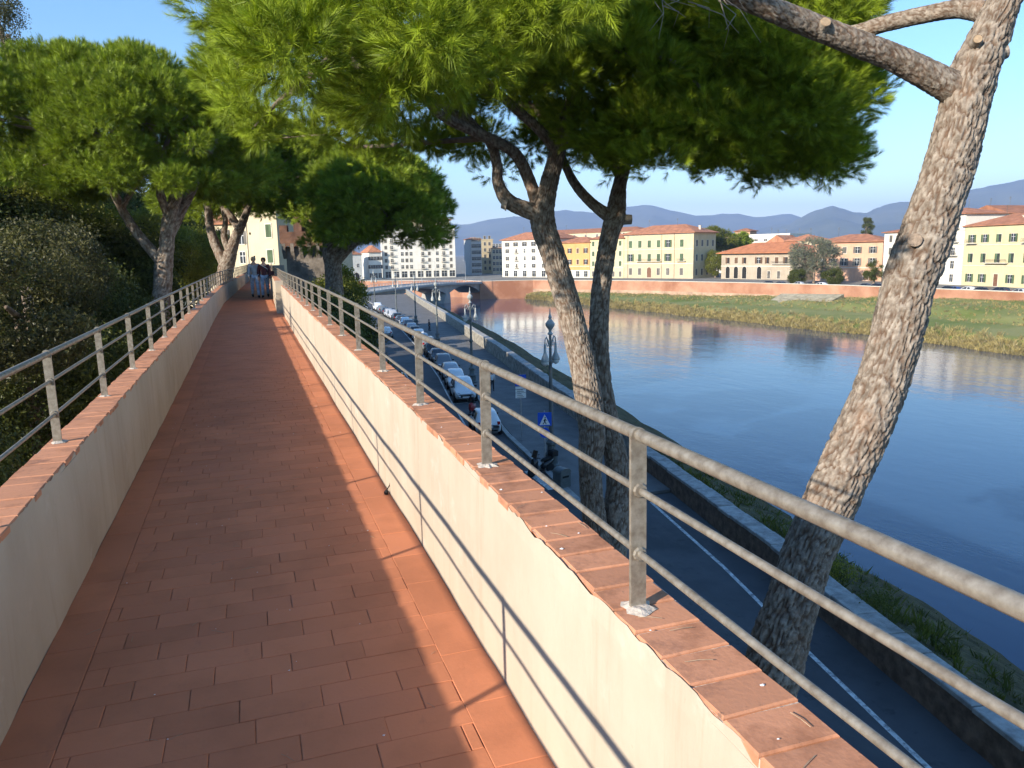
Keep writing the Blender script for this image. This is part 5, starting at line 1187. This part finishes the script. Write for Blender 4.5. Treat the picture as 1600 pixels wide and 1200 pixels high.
for k, (y, kd, c, dr) in enumerate(row):
    x = float(kerb_x(y))-1.02
    lab = 'white hatchback with its tail to the camera, nearest car behind the road sign' if k == 0 else '%s %s, %s in the row parked along the river pavement' % (c, CN[kd], ordn[k])
    put_car(kd, c, x, y, hd(kerb_x, y)+(0 if dr > 0 else math.pi), ZS, lab)
lrow = [(88.5, 'hatch', 'silver', -1), (93.5, 'sedan', 'white', -1), (99.5, 'hatch', 'grey', 1)]
for k, (y, kd, c, dr) in enumerate(lrow): put_car(kd, c, float(left_x(y))+1.05, y, hd(left_x, y)+(0 if dr > 0 else math.pi), ZS, '%s %s, %s in the short row parked below the city wall' % (c, CN[kd], ordn[k]))
put_car('hatch', 'white', 18.0, 108.5, hd(kerb_x, 108), ZS, 'white hatchback driving away in the middle of the road', 'moving_car', 'cars on the road')
put_car('sedan', 'dark', 11.7, 65.0, hd(left_x, 65), ZS, 'dark saloon on the left side of the road near the wall', 'moving_car', 'cars on the road')
put_car('suv', 'silver', 18.6, 140, hd(left_x, 140)+math.pi, ZS, 'silver wagon coming towards the camera near the low pine', 'moving_car', 'cars on the road')
for k, (px, kd, c) in enumerate([(1200, 'hatch', 'black'), (1219, 'sedan', 'dark'), (1248, 'hatch', 'silver'), (1283, 'sedan', 'white'), (1352, 'sedan', 'dark'), (1370, 'hatch', 'black'), (1482, 'hatch', 'black'), (1493, 'sedan', 'blue'), (1514, 'hatch', 'white'), (1534, 'hatch', 'black'), (1565, 'suv', 'dark'), (1596, 'sedan', 'silver')]):
    ww = [(p[0]+9.5, p[1]) for p in far_wall[1:8]]
    for a, c2 in zip(ww[:-1], ww[1:]):
        q = hit(px, a, c2)
        if min(a[1], c2[1]) <= q[1] <= max(a[1], c2[1]): break
    put_car(kd, c, q[0], q[1], math.atan2(c2[1]-a[1], c2[0]-a[0]), ZF+.003, '%s %s, %s car from the left on the far riverside street' % (c, CN[kd], ordn[k]), 'parked_car', 'cars on the far bank')

# ------------------------------------------------------------------ two-wheelers, signs, bin
def make_scooter(label, x, y, head, paint, box=True):
    r = empty('motor_scooter', (x, y, ZS), head, label=label, cat='scooter')
    ty = MB().lathe([(.13, -.05), (.24, -.055), (.26, -.02), (.26, .02), (.24, .055), (.13, .05)], 18).me('wheel', m_black, True)
    rm_ = MB().lathe([(.03, -.04), (.15, -.04), (.15, .04), (.03, .04)], 12).me('rim', m_chrome)
    for xx in (-.62, .66): w_ = obj('wheel', ty, r, (xx, 0, .26), (R_(90), 0, 0)); obj('rim', rm_, w_)
    V, F = tube([(-.85, 0, .66), (-.6, 0, .62), (-.3, 0, .52), (-.05, 0, .40)], [.07, .16, .18, .14], 10); b_ = obj('rear_body', mesh('rear_body', V, F, paint, True), r)
    MB().box(-.1, .42, -.16, .16, .24, .32).build('footboard', m_black, r)
    V, F = tube([(.40, 0, .30), (.50, 0, .55), (.44, 0, .85), (.38, 0, .98)], [.12, .20, .19, .10], 10); obj('leg_shield', mesh('leg_shield', V, F, paint, True), r)
    V, F = tube([(.66, 0, .50), (.72, 0, .42), (.60, 0, .56)], [.10, .09, .05], 8); obj('front_mudguard', mesh('front_mudguard', V, F, paint, True), r)
    V, F = tube([(-.78, 0, .78), (-.5, 0, .80), (-.2, 0, .74), (-.02, 0, .70)], [.09, .14, .13, .07], 10); obj('seat', mesh('seat', [(a, b2, .2+c*.78) for a, b2, c in V], F, m_black, True), r)
    MB().tube([(.36, -.34, 1.02), (.42, -.12, 1.0), (.42, .12, 1.0), (.36, .34, 1.02)], .022, 8).build('handlebar', m_black, r, True)
    for s in (-1, 1):
        mm = MB(); mm.tube([(.40, s*.2, 1.02), (.43, s*.30, 1.2)], .008, 5); mm.lathe([(.05, -.012), (.055, 0), (.05, .012)], 10, (.43, s*.31, 1.23)); mm.build('mirror', m_black, r)
    V = [(.50, -.2, 1.0), (.50, .2, 1.0), (.36, .17, 1.38), (.36, -.17, 1.38)]; obj('windshield', mesh('windshield', V+[(a-.012, b2, c) for a, b2, c in V], [(0, 1, 2, 3), (7, 6, 5, 4), (0, 4, 5, 1), (1, 5, 6, 2), (2, 6, 7, 3), (3, 7, 4, 0)], m_carglass), r)
    MB().lathe([(.02, -.02), (.08, -.01), (.085, .03)], 12).build('headlight', m_headl, r, loc=(.56, 0, .82), rot=(0, R_(90), 0))
    MB().tube([(-.1, -.14, .12), (-.1, -.14, .27)], .012, 5).build('stand', m_black, r)
    if box: MB().bbox(-1.0, -.62, -.21, .21, .88, 1.20, .06).build('top_case', m_black, r)
    return r
p = onz(846, 742, ZS); make_scooter('black scooter with top case beside the nearest street lamp', float(p[0]), float(p[1]), R_(200), PAINT['black'])
make_scooter('red scooter parked between the two nearest white cars', float(kerb_x(52.3))-1.2, 52.0, R_(245), PAINT['red'], False)
p = onz(878, 764, ZS)
bn = empty('litter_bin', (p[0], p[1], ZS), R_(20), label='dark domed litter bin on the pavement beside the nearest lamp', cat='litter bin')
MB().bbox(-.33, .33, -.28, .28, .08, .86, .03).build('bin_body', m_iron, bn)
MB().prism([(-.35, .865)]+[(-.35*math.cos(a), .88+.20*math.sin(a)) for a in np.linspace(0, math.pi, 11)]+[(.35, .865)], -.30, .30).build('bin_lid', m_iron, bn)
for sx in (-.26, .26):
    for sy in (-.2, .2): MB().box(sx-.04, sx+.04, sy-.04, sy+.04, 0, .08).build('bin_foot', m_black, bn)
MB().box(-.2, .2, -.287, -.281, .62, .72).build('bin_slot', m_dark, bn)
def text(body, size, mat, parent, loc, rot=(R_(90), 0, 0), ext=.004):
    cu = bpy.data.curves.new('lettering', 'FONT'); cu.body = body; cu.size = size; cu.align_x = 'CENTER'; cu.align_y = 'CENTER'; cu.extrude = ext
    t = bpy.data.objects.new('lettering', cu); col.objects.link(t); dg = bpy.context.evaluated_depsgraph_get(); me = bpy.data.meshes.new_from_object(t.evaluated_get(dg)); bpy.data.objects.remove(t)
    me.materials.clear(); me.materials.append(mat); return obj('lettering', me, parent, loc, rot)
def face_cam(p): return math.atan2(-p[0], p[1])          # sign face (-y) turned to the camera
p = onz(815, 688, ZS+.13); s_ = dep(p)/F_PX
sg = empty('parking_sign', (p[0], p[1], ZS+.13), face_cam(p)*.5, label='blue parking sign with letter P and white plates on a thin pole', cat='sign')
hP = (688-588)*s_
MB().tube([(0, .04, 0), (0, .04, hP+.3)], .03, 8).build('pole', m_steel, sg)
MB().box(-.34, .34, -.012, .012, hP-.40, hP+.28).build('sign_panel', m_blue, sg); text('P', .62, m_white, sg, (0, -.014, hP-.06))
for k, (z, h) in enumerate(((hP-.58, .14), (hP-.80, .18), (hP-1.14, .30))):
    pl = MB().box(-.32, .32, -.012, .012, z, z+h).build('info_plate', m_white, sg)
    if k: 
        for j in range(k+1): MB().box(-.22, .2-.08*j, -.017, -.0125, z+.05+j*.1, z+.08+j*.1).build('print_line', m_gry, pl)
p = onz(852, 735, ZS+.13)
sg = empty('crossing_sign', (p[0], p[1], ZS+.13), face_cam(p)*.6, label='blue pedestrian crossing sign above a round blue arrow sign', cat='sign')
s_ = dep(p)/F_PX; h1 = (735-661)*s_; wS = .36
MB().tube([(0, .05, 0), (0, .05, h1+.8)], .03, 8).build('pole', m_steel, sg)
MB().box(-wS, wS, -.012, .012, h1, h1+.72).build('sign_panel', m_blue, sg)
V = [(-.28, -.016, h1+.06), (.28, -.016, h1+.06), (0, -.016, h1+.62)]; obj('white_triangle', mesh('white_triangle', V+[(a, -.0125, c) for a, b2, c in V], [(0, 1, 2), (5, 4, 3), (0, 3, 4, 1), (1, 4, 5, 2), (2, 5, 3, 0)], m_white), sg)
wk = MB(); y0, y1 = -.021, -.0165
def limb2(a, c, w_):
    a = np.array(a); c = np.array(c); d = (c-a)/np.linalg.norm(c-a); n_ = np.array([-d[1], d[0]])*w_/2
    q = [a+n_, a-n_, c-n_, c+n_]; wk.prism([(x, z+h1) for x, z in q], y0, y1)
limb2((0, .22), (.02, .38), .07); limb2((0, .23), (-.09, .10), .04); limb2((.01, .23), (.08, .10), .04); limb2((.02, .37), (-.06, .28), .03); limb2((.02, .37), (.10, .29), .03)
wk.prism([(.025+.035*math.cos(a), h1+.44+.035*math.sin(a)) for a in np.linspace(0, 6.283, 11)[:-1]], y0, y1); wk.build('walking_figure', m_black, sg)
hc_ = (735-672)*s_
dk = MB(); dk.lathe([(.27, -.012), (.27, .012)], 24); dk.build('round_panel', m_blue, sg, loc=(0, 0, hc_), rot=(R_(90), 0, 0))
ar = MB(); ar.prism([(-.17, hc_-.03), (.05, hc_-.03), (.05, hc_-.11), (.2, hc_), (.05, hc_+.11), (.05, hc_+.03), (-.17, hc_+.03)], -.018, -.0135); ar.build('white_arrow', m_white, sg)

# ------------------------------------------------------------------ people
def skin_mesh(name, J, E, root_i, mat, sub=2):
    me = bpy.data.meshes.new(name); me.from_pydata([j[0] for j in J], E, []); me.materials.append(mat)
    o = bpy.data.objects.new(name, me); col.objects.link(o)
    sk_ = o.modifiers.new('skin', 'SKIN'); sk_.use_smooth_shade = True
    for i, j in enumerate(J):
        r = j[1]; me.skin_vertices[0].data[i].radius = (r, r) if not hasattr(r, '__len__') else r
        me.skin_vertices[0].data[i].use_root = (i == root_i)
    ss = o.modifiers.new('sub', 'SUBSURF'); ss.levels = sub; ss.render_levels = sub
    return o
def person(label, x, y, z, head, jacket, trousers, hair, stride=.22, arm=.1, tall=1.66, bag=None):
    r = empty('person', (x, y, z), head, label=label, cat='person'); k = tall/1.72
    # faces -y; left/right = +x/-x
    def S(v): return tuple(np.array(v)*k)
    J = []; E = []
    def add(v, rad, par=None):
        J.append((S(v), rad*k if not hasattr(rad, '__len__') else tuple(q*k for q in rad))); 
        if par is not None: E.append((par, len(J)-1))
        return len(J)-1
    pel = add((0, 0, .95), (.13, .10)); ch = add((0, 0, 1.18), (.135, .10), pel); sh = add((0, .01, 1.38), (.12, .085), ch); nk = add((0, 0, 1.50), .05, sh); hd_ = add((0, -.015, 1.60), (.075, .088), nk); tp = add((0, 0, 1.69), (.06, .07), hd_)
    add((0, -.10, 1.59), .014, hd_)
    hands = []
    legs = []
    for s in (-1, 1):
        hp = add((s*.09, 0, .90), .085, pel); f = s*stride
        kn = add((s*.10, -f*.55-.02, .50), .06, hp); an = add((s*.10, -f*.9+(.05 if f < 0 else 0), .09 if f > 0 else .13), .042, kn); to = add((s*.11, -f*.9-.14, .04 if f > 0 else .05), .034, an); legs.append((hp, kn, an, to))
        s0 = add((s*.18, .01, 1.38), .058, sh); el = add((s*.24, arm*s+.02, 1.11), .044, s0); wr_ = add((s*.25, arm*s*1.6-.07, .89), .03, el); pm = add((s*.25, arm*s*1.6-.085, .83), .032, wr_); hands.append((s0, el, wr_))
        for q in range(4): kn_ = add((s*.25+(q-1.5)*.005, arm*s*1.6-.085+(q-1.5)*.019, .77-abs(q-1.5)*.006), .0085, pm); add((s*.243+(q-1.5)*.005, arm*s*1.6-.088+(q-1.5)*.019, .735-abs(q-1.5)*.008), .0075, kn_)
        th = add((s*.245, arm*s*1.6-.125, .815), .010, pm); add((s*.24, arm*s*1.6-.135, .775), .008, th)
    o = skin_mesh('body', J, E, 0, m_skin); o.parent = r
    def cloth(nm, ids, edges, grow, mat, root, hem=None):
        mp_ = {a: i for i, a in enumerate(ids)}; Jc = []
        for a in ids:
            v, rd = J[a]; Jc.append((v, tuple(q+grow for q in rd) if hasattr(rd, '__len__') else rd+grow))
        Ec = [(mp_[a], mp_[b2]) for a, b2 in edges]
        if hem: Jc.append((S(hem[0]), tuple(q*k for q in hem[1]))); Ec.append((0, len(Jc)-1))
        c = skin_mesh(nm, Jc, Ec, root, mat); c.parent = r; return c
    ids = [pel, ch, sh]+[i for h in hands for i in h]; ed = [(pel, ch), (ch, sh)]+[e for h in hands for e in ((sh, h[0]), (h[0], h[1]), (h[1], h[2]))]
    cloth('jacket', ids, ed, .022, jacket, 0, ((0, 0, .80), (.165, .125)))
    ids = [pel]+[i for l in legs for i in l[:3]]; ed = [e for l in legs for e in ((pel, l[0]), (l[0], l[1]), (l[1], l[2]))]
    cloth('trousers', ids, ed, .016, trousers, 0)
    for l in legs:
        a = np.array(J[l[2]][0]); t_ = np.array(J[l[3]][0]); z0_ = 0.0
        mb = MB(); V, F = tube([a+np.array([0, .07, -.03]), a+np.array([0, .01, -.02]), (a+t_)/2, t_+np.array([0, -.04, 0])], [.035, .05, .045, .028], 8); mb.add(V, F); mb.build('shoe', m_black, r, True)
    hm = MB(); hm.lathe([(.03, .10), (.075, .085), (.098, .04), (.102, -.01), (.095, -.06), (.06, -.10)], 12); V = [(a*k, (b2*1.08+.022)*k, (c+1.635)*k) for a, b2, c in hm.V]; obj('hair', mesh('hair', V, hm.F, hair, True), r)
    for s in (-1, 1): MB().lathe([(.004, -.006), (.010, 0), (.004, .006)], 6).build('eye', m_black, r, loc=(s*.03*k, -.102*k, 1.615*k))
    if bag:
        bg_ = MB(); bg_.bbox(-.14, .14, -.05, .06, 0, .30, .03); bo = bg_.build('shoulder_bag', bag, r, loc=(.26*k, .05, .82*k)); st = MB(); st.tube([(.26*k, .05, 1.10*k), (.1*k, -.12*k, 1.28*k), (-.12*k, -.09*k, 1.42*k), (-.13*k, .05, 1.44*k)], .012, 6); st.build('bag_strap', m_white, r)
    return r
c_grey = M('grey_jacket_cloth', (.34, .37, .42), .9, .2, 12); c_mar = M('maroon_jacket_cloth', (.09, .03, .035), .9, .2, 12); c_dk = M('dark_cloth', (.02, .022, .028), .9, .2, 12)
h_fair = M('fair_hair', (.35, .27, .18), .7, .2, 30); h_dk = M('dark_hair', (.02, .014, .010), .6, .2, 30); c_wh = M('white_cloth', (.65, .65, .66), .9, .1, 12); h_br = M('brown_hair', (.12, .06, .03), .6, .2, 30)
yp = 33.0
person('fair haired person in grey jacket and light jeans walking up the wall walk', .28, yp+.15, 0, R_(5), c_grey, m_jeans, h_fair, .20, .10, 1.64)
person('dark haired person in maroon jacket with shoulder bag walking up the wall walk', .66, yp, 0, R_(-4), c_mar, m_jeans, h_dk, -.22, -.08, 1.60, bag=c_mar)
p = onz(671, 517, ZS+.13); person('person in dark clothes standing by the river wall', float(p[0]), float(p[1]), ZS+.13, R_(60), c_dk, c_dk, h_dk, .05, .03, 1.72)
p = onz(769, 611, ZS+.13); person('brown haired person in white top walking on the river pavement', float(p[0]), float(p[1]), ZS+.13, R_(170), c_wh, c_dk, h_br, .2, .1, 1.68)

# ------------------------------------------------------------------ far bank planting
def tree_far(name, label, px, d, zc, rx, rz, mat, sc, n=60, per=40, cat='tree'):
    p = at(px, 420, d); root = empty(name, (p[0], p[1], ZF), label=label, cat=cat, group='trees on the far bank')
    P = []; D = []
    for _ in range(n):
        q, dd = on_ellipsoid(1, (0, 0, zc), (rx, rx, rz), .3); pp, d3 = on_ellipsoid(per, q[0], (rx*.26, rx*.26, rx*.15), .35); P.append(pp); D.append(d3+dd)
    foliage('crown', root, np.vstack(P), np.vstack(D), rng.uniform(.8, 1.3, n*per)*sc, SP_MID if 'pine' in name or 'cedar' in name else SP_LEAF, mat)
    tp, tr = resample([(0, 0, -.2), (.15, 0, zc*.5), (0, 0, zc)], [.4, .3, .12], .8); obj('trunk', mesh('trunk', *tube(tp, tr, 10), m_bark2, True), root)
    mb = MB()
    for _ in range(12):
        a = random.uniform(0, 6.28); mb.tube([(0, 0, zc*random.uniform(.5, .9)), (rx*.5*math.cos(a), rx*.5*math.sin(a), zc+random.uniform(-.3, .2)*rz), (rx*.85*math.cos(a), rx*.85*math.sin(a), zc+random.uniform(-.4, .2)*rz)], [.14, .09, .03], 5)
    mb.build('limbs', m_bark2, root, True)
    return root
tree_far('pine_tree', 'bright green rounded pine between yellow palazzo and villa', 1122, 318, 15.0, 7.5, 4.2, m_yel, 8, 70, 50)
tree_far('pine_tree', 'second green pine crown above the villa roof', 1148, 325, 14.0, 6.0, 3.2, m_need2, 8, 60, 50)
tree_far('garden_tree', 'low green tree beside the left end of the villa', 1118, 300, 6.0, 3.2, 5.0, m_yel, 6, 40, 40)
tree_far('cedar_tree', 'grey blue cedar with layered drooping branches before the pink house', 1272, 236, 8.0, 7.4, 5.2, m_cedar, 5, 60, 60)
tree_far('shrub', 'rounded green shrub right of the cedar foot', 1303, 230, 2.4, 3.0, 2.2, m_grs, 4, 30, 40, 'shrub')
tree_far('shrub', 'dark round shrub left of the cedar foot', 1246, 233, 2.2, 2.6, 2.0, m_grs, 4, 30, 40, 'shrub')
tree_far('garden_tree', 'loose palm like tree by the white house beside the trunk', 1366, 226, 3.6, 2.6, 2.6, m_grs, 4, 26, 30)
tree_far('cypress_tree', 'dark conical tree above the roofs behind the pink house', 1352, 380, 19.0, 2.4, 6.0, m_oak, 5, 40, 40)
# reeds along the far water edge and weeds on both banks
P = []; S_ = []
I = rng.integers(0, len(FARBANK)-1, 9000); T_ = np.abs(rng.normal(.06, .05, 9000)).clip(.012, .2)
for i, t in zip(I, T_):
    j = t*(nT-1); a = int(j); f = j-a; q = FARBANK[i, a]*(1-f)+FARBANK[i, a+1]*f; g_ = random.random(); q = q*(1-g_)+(FARBANK[i+1, a]*(1-f)+FARBANK[i+1, a+1]*f)*g_; P.append(q); S_.append(random.uniform(.35, 1.25))
P = np.array(P); D = np.tile([0, 0, 1.], (len(P), 1))+rng.normal(size=(len(P), 3))*.2
tag(foliage('reeds', None, P, D, S_, SP_REED, m_reed), 'dry yellow reeds fringing the far water edge', 'reeds')
I = rng.integers(0, len(FARBANK)-1, 5000); P = np.array([FARBANK[i, min(nT-1, int(t))] for i, t in zip(I, rng.uniform(13, nT-1, 5000))]); P[:, 1] += rng.uniform(-.8, .8, len(P)); P[:, 0] += rng.uniform(-.6, .6, len(P)); P[:, 2] -= .1
tag(foliage('rough_grass', None, P, np.tile([0, 0, 1.], (len(P), 1))+rng.normal(size=P.shape)*.2, rng.uniform(.3, .8, len(P)), SP_REED, m_reed), 'straw coloured rough grass on the upper far bank', 'grass')
P = []
for _ in range(5200):
    y = random.uniform(-5, 130); t = random.random()**.8; a = wall_x(y)+.7; c = bank_x(y); P.append((a+(c-a)*t, y, ZS+0.3+(ZW-0.35-ZS-0.3)*(0.12*t+0.88*t**1.5)-.05))
P = np.array(P)
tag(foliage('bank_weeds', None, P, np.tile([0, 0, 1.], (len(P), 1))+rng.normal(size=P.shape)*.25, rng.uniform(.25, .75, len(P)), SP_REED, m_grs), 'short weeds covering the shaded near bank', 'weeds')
for k, (px, py, lab, mt) in enumerate([(1312, 905, 'yellow green leafy weed growing behind the leaning trunk', m_yel), (1365, 955, 'small green weed on the wall edge right of the leaning trunk', m_grs)]):
    p = onz(px, py, ZS+.6); q, dd = on_ellipsoid(60, (p[0], p[1], ZS+.9), (.5, .5, .45), .3)
    r_ = empty('weed', (p[0], p[1], ZS+.3), label=lab, cat='plant'); fix(foliage('leaves', r_, q, dd+np.array([0, 0, .6]), rng.uniform(1, 1.8, 60), SP_LEAF, mt), r_)
    s_ = MB()
    for _ in range(6): s_.tube([(p[0], p[1], ZS+.2), (p[0]+random.gauss(0, .2), p[1]+random.gauss(0, .2), ZS+.9)], [.012, .006], 5)
    fix(s_.build('stems', m_grs, r_), r_)

# ------------------------------------------------------------------ air
hz = MB().box(-13900, 13900, -1400, 13900, -17, 900).build('haze', None)
vm = bpy.data.materials.new('haze'); vm.use_nodes = True; vn = vm.node_tree.nodes; vn.clear()
vo = vn.new('ShaderNodeOutputMaterial'); pv = vn.new('ShaderNodeVolumePrincipled'); pv.inputs['Color'].default_value = (.46, .62, 1, 1); pv.inputs['Density'].default_value = 1.05e-4; pv.inputs['Anisotropy'].default_value = 0.0
vm.node_tree.links.new(pv.outputs[0], vo.inputs['Volume']); hz.data.materials.append(vm); tag(hz, 'thin bluish haze over town and hills', 'haze', kind='stuff')
